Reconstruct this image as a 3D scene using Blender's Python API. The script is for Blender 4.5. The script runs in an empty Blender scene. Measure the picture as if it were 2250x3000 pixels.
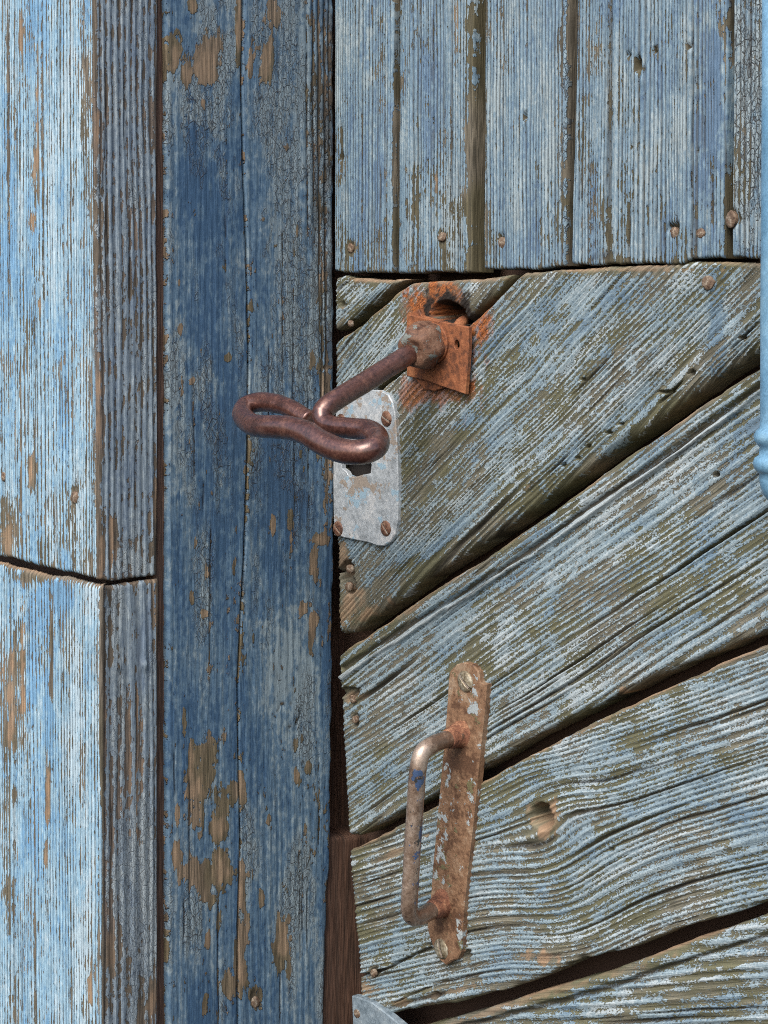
import bpy, bmesh, math, random
import numpy as np
from mathutils import Vector, Matrix

# ------------------------------------------------------------------ camera, sky, sun, exposure
sc = bpy.context.scene
col = sc.collection
F_PX, CX, HORIZON = 5000.0, 1125.0, 970.0        # lens solved from the photograph's vanishing points
YAW, PITCH = math.radians(49.4), math.radians(1.5)
PY0 = HORIZON + F_PX * math.tan(PITCH)
FWD = Vector((-math.sin(YAW) * math.cos(PITCH), math.cos(YAW) * math.cos(PITCH), -math.sin(PITCH)))
RGT = Vector((math.cos(YAW), math.sin(YAW), 0))
UPV = RGT.cross(FWD)
def ray(px, py): return FWD + RGT * ((px - CX) / F_PX) + UPV * ((PY0 - py) / F_PX)
CORNER = Vector((0, 0, 1.10))                      # inner corner between jamb and door, about handle height
CAM = CORNER - ray(980, 970) * 1.25

cd = bpy.data.cameras.new('camera'); cam = bpy.data.objects.new('camera', cd); col.objects.link(cam)
cam.matrix_world = Matrix.Translation(CAM) @ Matrix((RGT, UPV, -FWD)).transposed().to_4x4()
cd.sensor_fit = 'VERTICAL'; cd.sensor_height = 24.0; cd.lens = 24.0 * F_PX / 3000.0
cd.shift_y = (PY0 - 1500.0) / 3000.0
cd.clip_start = 0.05; cd.clip_end = 100
sc.camera = cam

SUN_DIR = Vector((0.27, -0.63, 0.73)).normalized()   # towards the sun: high, in front of the door
w = bpy.data.worlds.new('World'); sc.world = w; w.use_nodes = True
wn = w.node_tree; bg = wn.nodes['Background']
sky = wn.nodes.new('ShaderNodeTexSky'); sky.sky_type = 'NISHITA'; sky.sun_disc = False
sky.sun_elevation = math.asin(SUN_DIR.z); sky.sun_rotation = math.atan2(SUN_DIR.x, SUN_DIR.y)
sky.air_density = 1.0; sky.dust_density = 4.0; sky.ozone_density = 0.6
wn.links.new(sky.outputs[0], bg.inputs[0]); bg.inputs[1].default_value = 0.15
sl = bpy.data.lights.new('sun', 'SUN'); sl.energy = 1.45; sl.angle = math.radians(36); sl.color = (1, 0.96, 0.91)
so = bpy.data.objects.new('sun', sl); col.objects.link(so)
so.rotation_euler = (-SUN_DIR).to_track_quat('-Z', 'Y').to_euler(); so.location = SUN_DIR * 4
sc.view_settings.view_transform = 'Standard'; sc.view_settings.look = 'None'
sc.view_settings.gamma = 1; sc.view_settings.use_curve_mapping = False
sc.view_settings.exposure = 0.58
sc.cycles.use_denoising = False; sc.cycles.filter_width = 1.0
sc.cycles.max_bounces = 4; sc.cycles.diffuse_bounces = 2; sc.cycles.glossy_bounces = 2; sc.cycles.caustics_reflective = False; sc.cycles.caustics_refractive = False

# ------------------------------------------------------------------ photograph pixel <-> place
def on_y(px, py, y=0.0):
    d = ray(px, py); return CAM + d * ((y - CAM.y) / d.y)
def on_x(px, py, x=0.0):
    d = ray(px, py); return CAM + d * ((x - CAM.x) / d.x)
def project(P):
    q = P - np.array(CAM); z = q @ np.array(FWD)
    return CX + F_PX * (q @ np.array(RGT)) / z, PY0 - F_PX * (q @ np.array(UPV)) / z

# ------------------------------------------------------------------ noise
def _h(ix, iy, seed):
    n = (ix.astype(np.int64) * 374761393 + iy.astype(np.int64) * 668265263 + seed * 974634541) & 0xffffffff
    n = ((n ^ (n >> 13)) * 1274126177) & 0xffffffff
    n = ((n ^ (n >> 15)) * 2246822519) & 0xffffffff
    return ((n ^ (n >> 16)) & 0xffff) / 65535.0
def noise(x, y, seed=0):
    x, y = np.broadcast_arrays(np.asarray(x, float), np.asarray(y, float))
    ix, iy = np.floor(x), np.floor(y); fx, fy = x - ix, y - iy
    fx = fx * fx * (3 - 2 * fx); fy = fy * fy * (3 - 2 * fy)
    a = _h(ix, iy, seed); b = _h(ix + 1, iy, seed); c = _h(ix, iy + 1, seed); d = _h(ix + 1, iy + 1, seed)
    return (a * (1 - fx) + b * fx) * (1 - fy) + (c * (1 - fx) + d * fx) * fy
def fbm(x, y, seed=0, octv=4, g=0.5):
    s, amp, t = 0, 1, 0
    for i in range(octv):
        s = s + amp * noise(x * 2 ** i, y * 2 ** i, seed + i * 17); t += amp; amp *= g
    return s / t
def sstep(a, b, x):
    t = np.clip((x - a) / (b - a), 0, 1); return t * t * (3 - 2 * t)

# ------------------------------------------------------------------ materials
class NT:
    def __init__(s, name):
        s.m = bpy.data.materials.new(name); s.m.use_nodes = True; s.t = s.m.node_tree
        s.b = s.t.nodes['Principled BSDF']
    def put(s, sock, v):
        if hasattr(v, 'is_linked') or isinstance(v, bpy.types.NodeSocket): s.t.links.new(v, sock)
        elif isinstance(v, (tuple, list)) and len(v) == 3 and sock.type == 'RGBA': sock.default_value = (*v, 1)
        else: sock.default_value = v
    def attr(s, n, out='Fac'):
        a = s.t.nodes.new('ShaderNodeAttribute'); a.attribute_name = n; return a.outputs[out]
    def obj(s): return s.t.nodes.new('ShaderNodeTexCoord').outputs['Object']
    def vmul(s, v, k):
        n = s.t.nodes.new('ShaderNodeVectorMath'); n.operation = 'MULTIPLY'; s.put(n.inputs[0], v); n.inputs[1].default_value = k; return n.outputs[0]
    def vadd(s, v, k):
        n = s.t.nodes.new('ShaderNodeVectorMath'); n.operation = 'ADD'; s.put(n.inputs[0], v); s.put(n.inputs[1], k); return n.outputs[0]
    def noise(s, v, k, detail=4, rough=0.55, dist=0.0):
        n = s.t.nodes.new('ShaderNodeTexNoise'); s.put(n.inputs['Vector'], s.vmul(v, k)); n.inputs['Scale'].default_value = 1
        n.inputs['Detail'].default_value = detail; n.inputs['Roughness'].default_value = rough; n.inputs['Distortion'].default_value = dist
        return n.outputs['Fac']
    def vor(s, v, k, feature='DISTANCE_TO_EDGE'):
        n = s.t.nodes.new('ShaderNodeTexVoronoi'); n.feature = feature; s.put(n.inputs['Vector'], s.vmul(v, k)); n.inputs['Scale'].default_value = 1
        return n.outputs['Distance']
    def m2(s, op, a, b=0.0, c=0.0, clamp=False):
        n = s.t.nodes.new('ShaderNodeMath'); n.operation = op; n.use_clamp = clamp
        s.put(n.inputs[0], a); s.put(n.inputs[1], b)
        if op == 'MULTIPLY_ADD': s.put(n.inputs[2], c)
        return n.outputs[0]
    def sum(s, bias, *terms):                       # bias + sum k*(x-c)
        acc = bias
        for x, k, c in terms:
            acc = s.m2('MULTIPLY_ADD', s.m2('SUBTRACT', x, c), k, acc)
        return acc
    def step(s, x, a, b, lo=0.0, hi=1.0):
        n = s.t.nodes.new('ShaderNodeMapRange'); n.interpolation_type = 'SMOOTHSTEP'
        s.put(n.inputs[0], x); n.inputs[1].default_value = a; n.inputs[2].default_value = b
        n.inputs[3].default_value = lo; n.inputs[4].default_value = hi; return n.outputs[0]
    def mix(s, f, a, b, mode='MIX'):
        n = s.t.nodes.new('ShaderNodeMix'); n.data_type = 'RGBA'; n.blend_type = mode
        s.put(n.inputs[0], f); s.put(n.inputs[6], a); s.put(n.inputs[7], b); return n.outputs[2]
    def grey(s, f):
        n = s.t.nodes.new('ShaderNodeCombineColor'); [s.put(n.inputs[i], f) for i in range(3)]; return n.outputs[0]
    def bump(s, h, dist=0.001, strength=1.0):
        n = s.t.nodes.new('ShaderNodeBump'); s.put(n.inputs['Height'], h); n.inputs['Distance'].default_value = dist
        n.inputs['Strength'].default_value = strength; s.t.links.new(n.outputs[0], s.b.inputs['Normal'])
    def out(s, c, rough, metal=0.0, spec=0.5):
        s.put(s.b.inputs['Base Color'], c); s.put(s.b.inputs['Roughness'], rough); s.put(s.b.inputs['Metallic'], metal)
        s.put(s.b.inputs['Specular IOR Level'], spec); return s.m

def painted_wood(name, cA, cB, cC, wA, wB, bias=0.1, kr=0.5, kf=1.2, ks=0.9, kl=0.8, kb=0.4, fl=(170, 520), soft=0.05,
                 tan=(0.33, 0.225, 0.145), olive=(0.085, 0.078, 0.042), ol=0.5, crackle=0.0, dark=0.35, paint_h=0.35, tb=0.5, grime=0.0, czone=0.0, fbk=0.9, km=0.8):
    n = NT(name); g = n.attr('guv', 'Vector'); ring = n.attr('ring'); peel = n.attr('peel'); tint = n.attr('tint')
    fla = n.noise(g, (fl[0], fl[1], 1), 3, 0.62)
    st = n.noise(g, (7, 300, 1), 2, 0.6)
    fb = n.noise(g, (45, 1500, 1), 1, 0.6)
    lo = n.attr('lo'); lo2 = n.attr('lo2'); olv = n.attr('ol')
    P = n.sum(bias, (ring, kr, 0.5), (fla, kf, 0.5), (st, ks, 0.5), (lo, kl, 0.5), (fb, kb, 0.5), (n.attr('mid'), km, 0.5), (peel, -1.0, 0.0))
    M = n.step(P, -soft, soft)
    # layered paint: deep, mid and chalky coats show in different places
    t = n.sum(tb, (lo2, 1.5, 0.5), (st, 1.0, 0.5), (tint, 1.0, 0.0), (fla, 1.8, 0.5), (ring, 0.25, 0.5))
    paint = n.mix(n.step(t, 0.0, 0.5), cA, cB); paint = n.mix(n.step(t, 0.5, 1.05), paint, cC)
    paint = n.mix(1.0, paint, n.grey(n.sum(1.0, (fb, fbk, 0.5), (fla, 0.5, 0.5))), 'MULTIPLY')
    if grime: paint = n.mix(n.step(ring, 0.0, 0.45, grime, 0.0), paint, (0.05, 0.05, 0.045))
    wood = n.mix(n.step(fb, 0.3, 0.7), wA, wB)
    wood = n.mix(n.m2('MULTIPLY', n.step(olv, 0.38, 0.6), ol), wood, olive)
    wood = n.mix(n.attr('tan'), wood, tan)
    wood = n.mix(1.0, wood, n.grey(n.sum(1.0, (fb, 0.9, 0.5), (st, 0.8, 0.5))), 'MULTIPLY')
    wood = n.mix(n.step(ring, 0.0, 0.6, dark, 0.0), wood, (0.03, 0.028, 0.025))
    c = n.mix(M, wood, paint)
    h = n.sum(0.0, (M, paint_h, 0.0), (fb, 0.35, 0.5), (fla, 0.25, 0.5), (st, 0.3, 0.5))
    if crackle > 0:
        e = n.vor(g, (120, 330, 1)); e2 = n.vor(n.vadd(g, (3, 1, 0)), (300, 620, 1))
        zone = n.step(n.sum(czone, (lo2, 1.6, 0.5), (n.attr('crk'), 1.0, 0.0)), 0.0, 0.35)
        cr = n.m2('MULTIPLY', n.step(e, 0.0, 0.07, 1.0, 0.0), zone)
        cr2 = n.m2('MULTIPLY', n.step(e2, 0.0, 0.10, 0.6, 0.0), zone)
        cr = n.m2('MULTIPLY', n.m2('MAXIMUM', cr, cr2), n.m2('MULTIPLY', M, crackle))
        c = n.mix(cr, c, (0.035, 0.032, 0.03)); h = n.m2('MULTIPLY_ADD', cr, -0.45, h)
    rs = n.m2('MULTIPLY', n.attr('rust'), n.sum(1.35, (fla, 1.6, 0.5), (fb, 1.2, 0.5)), clamp=True)
    rc = n.mix(n.step(fla, 0.35, 0.65), (0.16, 0.052, 0.02), (0.42, 0.15, 0.05))
    c = n.mix(rs, c, rc)
    c = n.mix(n.attr('dirt'), c, (0.022, 0.018, 0.016))  # near-black: real grime, plus shade painted into hollows and the recessed strip
    n.bump(h, 0.001)
    return n.out(c, n.sum(0.78, (M, -0.2, 0.0), (fla, 0.2, 0.5)), 0, 0.35)

W1, W2 = (0.12, 0.105, 0.082), (0.25, 0.22, 0.175)
MAT = {}
MAT['front'] = painted_wood('pale_blue_paint', (0.16, 0.33, 0.52), (0.25, 0.41, 0.535), (0.37, 0.495, 0.58), W1, W2, bias=0.33, kr=0.85, kf=1.2, ks=0.7, kl=0.5, km=0.8, fl=(200, 700), ol=0.5, grime=0.6, paint_h=0.5)
MAT['side'] = painted_wood('shaded_grey_blue_paint', (0.14, 0.195, 0.265), (0.20, 0.26, 0.315), (0.30, 0.36, 0.395), (0.11, 0.092, 0.077), (0.21, 0.17, 0.14), bias=0.32, kr=0.6, kf=1.3, ks=0.6, kl=0.6, km=1.0, fl=(200, 480), ol=0.3, crackle=0.5, grime=0.3, paint_h=0.6)  # grey-blue coat, toned darker than the front for the post's shaded side
MAT['jamb'] = painted_wood('deep_blue_paint', (0.044, 0.098, 0.18), (0.088, 0.155, 0.23), (0.20, 0.265, 0.305), (0.12, 0.095, 0.065), (0.25, 0.19, 0.135), bias=0.42, kr=0.12, kf=1.3, ks=0.5, kl=0.4, kb=0.2, km=0.8, fl=(180, 330), crackle=0.8, dark=0.15, ol=0.6, paint_h=1.2, fbk=0.5, tb=0.60, tan=(0.27, 0.195, 0.13))
MAT['upper'] = painted_wood('weathered_blue_paint', (0.10, 0.175, 0.275), (0.16, 0.25, 0.325), (0.265, 0.34, 0.38), (0.10, 0.092, 0.07), (0.19, 0.17, 0.13), bias=0.42, kr=0.6, kf=1.3, ks=0.6, kl=0.8, km=0.9, fl=(260, 700), ol=0.8, grime=0.7, crackle=0.9, czone=-0.45, paint_h=0.5)
MAT['diag'] = painted_wood('flaking_blue_paint', (0.15, 0.23, 0.305), (0.235, 0.315, 0.36), (0.37, 0.435, 0.465), (0.112, 0.112, 0.085), (0.205, 0.196, 0.152), bias=0.21, kr=0.65, kf=2.0, ks=0.35, kl=0.8, kb=0.3, km=1.1, fl=(540, 860), ol=0.9, olive=(0.128, 0.13, 0.076), dark=0.22, grime=0.18, paint_h=0.6)
MAT['bare'] = painted_wood('bare_brown_wood', (0.1, 0.1, 0.1), (0.1, 0.1, 0.1), (0.1, 0.1, 0.1), (0.075, 0.042, 0.03), (0.14, 0.082, 0.058), bias=-3, ol=0.0)

def metal(name, stops, rough=(0.35, 0.8), sc_=(60, 220), bumpy=0.4, metallic=0.3, paint=None, pbias=-0.1, coat=0.0, cs=1.3):
    """rusty iron: stops are three colours blended by noise; paint = remnants of a coat"""
    n = NT(name); o = n.obj()
    a = n.noise(o, (sc_[0],) * 3, 6, 0.65); b = n.noise(o, (sc_[1],) * 3, 5, 0.6); f = n.noise(o, (900,) * 3, 2, 0.5)
    t = n.sum(0.5, (a, 2.4, 0.5), (b, 1.3, 0.5), (n.attr('tint'), 1.0, 0.0))
    c = n.mix(n.step(t, 0.1, 0.5), stops[0], stops[1]); c = n.mix(n.step(t, 0.5, 0.95), c, stops[2])
    c = n.mix(1.0, c, n.grey(n.sum(1.0, (f, 0.8, 0.5), (b, 0.7, 0.5))), 'MULTIPLY')
    h = n.sum(0.0, (b, 0.7, 0.5), (f, 0.25, 0.5), (a, 0.6, 0.5)); r = n.step(t, 0.0, 1.0, rough[0], rough[1])
    met = metallic
    if paint:
        for i, pc in enumerate(paint):
            k = n.noise(n.vadd(o, (i * 3.7, 1.3 * i, 5)), (sc_[0] * cs,) * 3, 6, 0.66)
            M = n.step(n.sum(pbias, (k, 2.0, 0.5), (b, 0.5, 0.5), (n.attr('coat'), 1.0, 0.0)), -0.02, 0.03)
            c = n.mix(M, c, pc); h = n.m2('MULTIPLY_ADD', M, 0.35, h); r = n.sum(r, (M, 0.1, 0.0))
            if met: met = n.m2('MULTIPLY', met, n.m2('SUBTRACT', 1.0, M))
    n.bump(h, 0.001, bumpy)
    n.b.inputs['Coat Weight'].default_value = coat; n.b.inputs['Coat Roughness'].default_value = 0.28
    return n.out(c, r, met, 0.5)
MAT['grip'] = metal('polished_brown_iron', ((0.075, 0.034, 0.029), (0.12, 0.053, 0.043), (0.19, 0.09, 0.066)), (0.20, 0.36), (90, 420), 0.2, 0.45, coat=0.8)
MAT['collar'] = metal('rusty_collar', ((0.085, 0.04, 0.026), (0.155, 0.08, 0.05), (0.21, 0.125, 0.085)), (0.55, 0.85), (90, 300), 0.8, 0.1, [(0.17, 0.19, 0.18)], -0.17)
MAT['rust'] = metal('orange_rust_plate', ((0.12, 0.045, 0.022), (0.24, 0.085, 0.035), (0.33, 0.135, 0.06)), (0.7, 0.95), (60, 260), 0.8, 0.0)
MAT['pull_plate'] = metal('pull_plate_rust', ((0.11, 0.058, 0.033), (0.215, 0.125, 0.072), (0.30, 0.215, 0.145)), (0.6, 0.85), (55, 260), 0.6, 0.05, [(0.13, 0.12, 0.06), (0.33, 0.38, 0.40)], -0.31, cs=2.2)
MAT['pull_bar'] = metal('pull_bar_bronze', ((0.20, 0.135, 0.10), (0.32, 0.235, 0.18), (0.42, 0.34, 0.28)), (0.28, 0.45), (60, 300), 0.2, 0.55, [(0.03, 0.03, 0.03), (0.04, 0.075, 0.16)], -0.28, coat=0.4, cs=2.6)
MAT['zinc'] = metal('painted_escutcheon', ((0.31, 0.35, 0.38), (0.41, 0.46, 0.50), (0.52, 0.55, 0.57)), (0.4, 0.6), (50, 260), 0.25, 0.1, [(0.28, 0.41, 0.51), (0.29, 0.255, 0.22)], -0.20)
MAT['boss'] = metal('rust_boss', ((0.10, 0.04, 0.024), (0.19, 0.08, 0.045), (0.31, 0.16, 0.09)), (0.7, 0.95), (110, 420), 0.9, 0.0)
MAT['screw'] = metal('brown_screw', ((0.10, 0.05, 0.035), (0.17, 0.085, 0.055), (0.26, 0.16, 0.11)), (0.4, 0.7), (120, 500), 0.4, 0.3)
MAT['slot'] = metal('worn_slot', ((0.22, 0.16, 0.12), (0.36, 0.30, 0.25), (0.48, 0.44, 0.38)), (0.35, 0.6), (200, 700), 0.2, 0.3)
MAT['brass'] = metal('dull_brass_screw', ((0.13, 0.10, 0.06), (0.26, 0.22, 0.15), (0.42, 0.40, 0.32)), (0.35, 0.6), (150, 500), 0.4, 0.4)
MAT['nail'] = metal('nail_head', ((0.08, 0.048, 0.03), (0.16, 0.11, 0.075), (0.28, 0.24, 0.19)), (0.6, 0.85), (150, 500), 0.6, 0.1)
MAT['blue_rod'] = metal('blue_rod_paint', ((0.13, 0.29, 0.45), (0.16, 0.33, 0.49), (0.20, 0.37, 0.51)), (0.3, 0.45), (25, 150), 0.15, 0.0, [(0.30, 0.11, 0.04)], -0.55)
MAT['strap'] = metal('painted_corner_strap', ((0.14, 0.19, 0.23), (0.20, 0.26, 0.31), (0.26, 0.32, 0.36)), (0.5, 0.7), (60, 260), 0.4, 0.1, [(0.24, 0.17, 0.12)], -0.42)
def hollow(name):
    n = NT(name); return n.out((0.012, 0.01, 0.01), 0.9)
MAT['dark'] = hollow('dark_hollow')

# ------------------------------------------------------------------ objects
def tag(o, label=None, cat=None, group=None, kind=None):
    for k, v in (('label', label), ('category', cat), ('group', group), ('kind', kind)):
        if v: o[k] = v
    return o
def empty(name, loc, label, cat, group=None):
    o = bpy.data.objects.new(name, None); o.location = loc; o.empty_display_size = 0.05; col.objects.link(o)
    return tag(o, label, cat, group)
ORIGIN = {}
def link(name, me, mat, parent=None):
    if mat: me.materials.clear(); me.materials.append(mat)
    o = bpy.data.objects.new(name, me); col.objects.link(o)
    if parent is not None:
        o.parent = parent; o.matrix_parent_inverse = Matrix.Translation(-parent_world(parent))
    return o
def parent_world(p):
    v = Vector(p.location) if p.parent is None else Vector((0, 0, 0)) + Vector(p.location)
    return v
def mesh_np(name, V, Q, attrs, smooth=True):
    me = bpy.data.meshes.new(name)
    me.vertices.add(len(V)); me.vertices.foreach_set('co', V.astype(np.float32).ravel())
    me.loops.add(Q.size); me.loops.foreach_set('vertex_index', Q.astype(np.int32).ravel())
    me.polygons.add(len(Q)); me.polygons.foreach_set('loop_start', np.arange(0, Q.size, 4, dtype=np.int32))
    me.polygons.foreach_set('loop_total', np.full(len(Q), 4, dtype=np.int32))
    me.polygons.foreach_set('use_smooth', np.full(len(Q), smooth, dtype=bool))
    for k, v in attrs.items():
        if v.ndim == 1: a = me.attributes.new(k, 'FLOAT', 'POINT'); a.data.foreach_set('value', v.astype(np.float32))
        else: a = me.attributes.new(k, 'FLOAT_VECTOR', 'POINT'); a.data.foreach_set('vector', v.astype(np.float32).ravel())
    me.update(calc_edges=True); me.validate(); return me

def poly_at(pts, n):
    pts = np.array(pts, float); d = np.r_[0, np.cumsum(np.hypot(*np.diff(pts, axis=0).T))]
    s = n * d[-1]
    return np.c_[np.interp(s, d, pts[:, 0]), np.interp(s, d, pts[:, 1])]
def samples(length, step, fine=None, r=0.004):
    """0..1 samples, denser near both ends so the rounded arrises are modelled"""
    n = max(2, int(length / step)); s = np.linspace(0, 1, n + 1)
    if fine:
        e = np.array(fine) / length; s = np.r_[s[(s > e[-1]) & (s < 1 - e[-1])], e, 1 - e, 0, 1]
    return np.unique(np.clip(s, 0, 1))

def blob(PX, PY, lst, seed=0, ragged=0.35, sx=0.02, sy=0.008):
    """worn or shaded spots (x, y, half width, half height, amount[, tilt]) with uneven outlines"""
    f = np.zeros_like(PX)
    nz = (fbm(PX * sx * 2.2, PY * sy * 2.2, seed, 5, 0.7) - 0.5) * 8 * ragged
    for b in lst:
        x, y, rx, ry, k = b[:5]; an = math.radians(b[5]) if len(b) > 5 else 0
        m = (np.abs(PX - x) < 3 * max(rx, ry)) & (np.abs(PY - y) < 3 * max(rx, ry))
        if not m.any(): continue
        dx, dy = PX[m] - x, PY[m] - y
        u = dx * math.cos(an) + dy * math.sin(an); v = -dx * math.sin(an) + dy * math.cos(an)
        d = np.sqrt((u / rx) ** 2 + (v / ry) ** 2) + nz[m]
        g = k * (1 - sstep(0.35, 1.45, d))
        f[m] = np.where(np.abs(g) > np.abs(f[m]), g, f[m])
    return f
def seg_dist(PX, PY, pts):
    best = np.full(PX.shape, 1e9); tt = np.zeros(PX.shape); n = len(pts) - 1
    for i in range(n):
        (x0, y0), (x1, y1) = pts[i], pts[i + 1]; dx, dy = x1 - x0, y1 - y0
        t = np.clip(((PX - x0) * dx + (PY - y0) * dy) / (dx * dx + dy * dy), 0, 1)
        d = np.hypot(PX - x0 - t * dx, PY - y0 - t * dy); m = d < best
        best[m] = d[m]; tt[m] = (i + t[m]) / n
    return best, tt

SEED = [0]
def board(name, mat, parent, plane, bot, top, h0=0.0, thick=0.022, grain=0.0, per=0.0034, amp=0.0007, rnd=(0.003, 0.003, 0.003, 0.003),
          ds=0.0025, dt=0.0009, along='s', rag=(0.0006, 0.0006), cracks=(), ncrack=0, holes=(), peel=(), tan=(), rust=(), dirt=(), tint=(), crk=(),
          lines=(), knots=(), warp=0.004, edge_peel=0.35, wave=0.0006, base_peel=0.0, lip=0.0, label=None, seed=None):
    """one plank: a finely gridded face, rounded arrises, sides running back `thick`.
    bot / top: polylines given as photograph pixels, turned into points of the plank's own plane"""
    SEED[0] += 1; sd = seed if seed is not None else SEED[0] * 13
    kind, off = plane
    def to2(p):
        if kind == 'y': q = on_y(p[0], p[1], off); return (q.x, q.z)
        q = on_x(p[0], p[1], off); return (q.y, q.z)
    B = [to2(p) for p in bot]; T = [to2(p) for p in top]
    lB = np.hypot(*np.diff(np.array(B), axis=0).T).sum(); lT = np.hypot(*np.diff(np.array(T), axis=0).T).sum()
    L = max(lB, lT); sm = np.linspace(0.02, 0.98, 9); H = np.hypot(*(poly_at(T, sm) - poly_at(B, sm)).T).max()
    fine = [0.0002, 0.0006, 0.0012, 0.002, 0.003, 0.0042]
    S = samples(L, ds if along == 's' else dt, fine); Tt = samples(H, dt if along == 's' else ds, fine)
    pb, pt = poly_at(B, S), poly_at(T, S)
    def ragged(p, a, k):
        nrm = np.gradient(p, axis=0); nrm = np.c_[-nrm[:, 1], nrm[:, 0]]; nrm /= np.maximum(np.hypot(*nrm.T), 1e-9)[:, None]
        s = S * L
        return p + nrm * ((fbm(s * 60, s * 0 + k, sd + k, 4, 0.65) - 0.5) * 2 * a)[:, None]
    pb, pt = ragged(pb, rag[0], 1), ragged(pt, rag[1], 2)
    s, t = np.meshgrid(S, Tt, indexing='ij')
    G = pb[:, None, :] * (1 - t[..., None]) + pt[:, None, :] * t[..., None]
    hl = np.hypot(*(pt - pb).T)[:, None]
    dB, dT, dL, dR = t * hl, (1 - t) * hl, s * L, (1 - s) * L
    p, q = G[..., 0], G[..., 1]
    def world(p, q, h):
        z = np.zeros_like(p)
        return np.stack([p, off - h, q], -1) if kind == 'y' else np.stack([off + h, p, q], -1)
    W0 = world(p, q, np.zeros_like(p)); PX, PY = project(W0.reshape(-1, 3)); PX = PX.reshape(p.shape); PY = PY.reshape(p.shape)
    ca, sa = math.cos(grain), math.sin(grain)
    def grain_uv(p, q):
        a = p * ca + q * sa; b = -p * sa + q * ca
        wv = b + warp * (fbm(a * 3, b * 9, sd, 3) - 0.5) * 2 + 0.0006 * (noise(a * 40, b * 120, sd + 5) - 0.5)
        for (kx, ky, K, La, Lb) in knots:
            k2 = to2((kx, ky)); ka = k2[0] * ca + k2[1] * sa; kb = -k2[0] * sa + k2[1] * ca
            da, db = a - ka, b - kb
            low = db < 0
            wv = wv - K * np.exp(-(da / (La * np.where(low, 1.0, 0.7))) ** 2) * np.where(low, 1.0, 0.35) * np.tanh(db / (0.4 * Lb)) * np.exp(-np.abs(db) / Lb)
        return a, wv
    a, wv = grain_uv(p, q)
    phi = wv / per + 2.4 * (noise(wv / (4.2 * per), a * 1.5, sd + 3) - 0.5) + 0.5 * (noise(wv / per * 0.5, a * 8, sd + 4) - 0.5)
    ring = (0.5 + 0.5 * np.cos(2 * np.pi * phi)) ** 1.25
    ring = ring * (0.45 + 0.75 * noise(phi * 0.8, a * 5, sd + 6)) + 0.35 * (noise(phi * 2.7, a * 12, sd + 7) - 0.4)
    ring = np.clip(ring, 0, 1)
    h = amp * (ring - 0.6) + wave * 2 * (fbm(a * 5, wv * 40, sd + 8, 3) - 0.5) + 0.0004 * (noise(a * 60, wv * 900, sd + 9) - 0.5)
    pe = np.full(p.shape, float(base_peel)); ta = np.zeros(p.shape); ti_r = np.zeros(p.shape); di = np.zeros(p.shape)
    dmin = np.minimum(np.minimum(dB, dT), np.minimum(dL, dR))
    pe += edge_peel * np.exp(-dmin / 0.003) * (0.4 + 1.2 * fbm(a * 30, wv * 60, sd + 10, 3))
    # drying checks follow the grain
    rs = np.random.RandomState(sd); cl = []
    for c in cracks:
        k2 = np.array(to2(c[0])); ac, wc = grain_uv(k2[0], k2[1]); cl.append((float(ac), float(wc), c[1], c[2], c[3], c[4]))
    for i in range(ncrack):
        cl.append((rs.uniform(a.min(), a.max()), rs.uniform(wv.min(), wv.max()), rs.uniform(0.01, 0.06), rs.uniform(0.01, 0.06), rs.uniform(0.0004, 0.0008), rs.uniform(0.001, 0.002)))
    for (ac, wc, l0, l1, wd, dp) in cl:
        x = np.where(a > ac, (a - ac) / l1, (ac - a) / l0); env = np.clip(1 - x, 0, 1) ** 0.5
        wob = wv - wc - 0.0007 * (fbm(a * 35, a * 0 + wc * 1000, sd + 12, 3) - 0.5) * 2
        g = env * np.clip(1.15 - np.abs(wob) / (wd * (0.35 + 0.65 * env) + 1e-6), 0, 1)
        g = np.where(env > 0, g, 0); h -= dp * g; di = np.maximum(di, 0.75 * sstep(0.15, 0.7, g)); pe += 0.35 * sstep(0, 0.4, g)
    for (pts, wpx, dp) in lines:
        d, tt = seg_dist(PX + 5 * (noise(PX * .03, PY * .03, sd + 20) - .5), PY + 5 * (noise(PX * .03, PY * .03, sd + 21) - .5), pts)
        g = np.clip(1.15 - d / (wpx * (0.6 + 0.7 * noise(tt * 14, tt * 0, sd + 22))), 0, 1); g = g * (tt > 0) * (tt < 1)
        h -= dp * sstep(0, 0.8, g); di = np.maximum(di, 0.7 * sstep(0.25, 0.9, g) * (dp > 0)); pe += 0.3 * g if dp > 0 else -0.7 * g; ti_r = np.maximum(ti_r, 0.6 * g * (dp < 0))  # raised lines keep their paint; the lighter tint paints light on the ridge
    for (hx, hy, rx, ry, dp) in holes:
        an = np.arctan2(PY - hy, PX - hx)
        d = np.sqrt(((PX - hx) / rx) ** 2 + ((PY - hy) / ry) ** 2) * (1 + 0.22 * (noise(an * 1.6 + hx, an * 0, sd + 30) - 0.5) * 2)
        g = 1 - sstep(0.7, 1.1, d); h -= dp * g
        if dp > 0: pe += 0.5 * (1 - sstep(0.9, 1.5, d)); di = np.maximum(di, 0.35 * g)
    pe += blob(PX, PY, peel, sd + 40); ta = blob(PX, PY, tan, sd + 41, 0.5)
    if lip: ta = np.maximum(ta, lip * np.exp(-(dT / 0.0016) ** 2) * sstep(0.3, 0.62, fbm(a * 40, wv * 20, sd + 47, 3)))
    pe += ta * 0.8
    ru = blob(PX, PY, rust, sd + 42, 0.55); di = np.maximum(di, np.clip(blob(PX, PY, dirt, sd + 43, 0.5), 0, 1))
    ti = blob(PX, PY, tint, sd + 44, 0.5) + ti_r; ck = blob(PX, PY, crk, sd + 45, 0.3)
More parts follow.
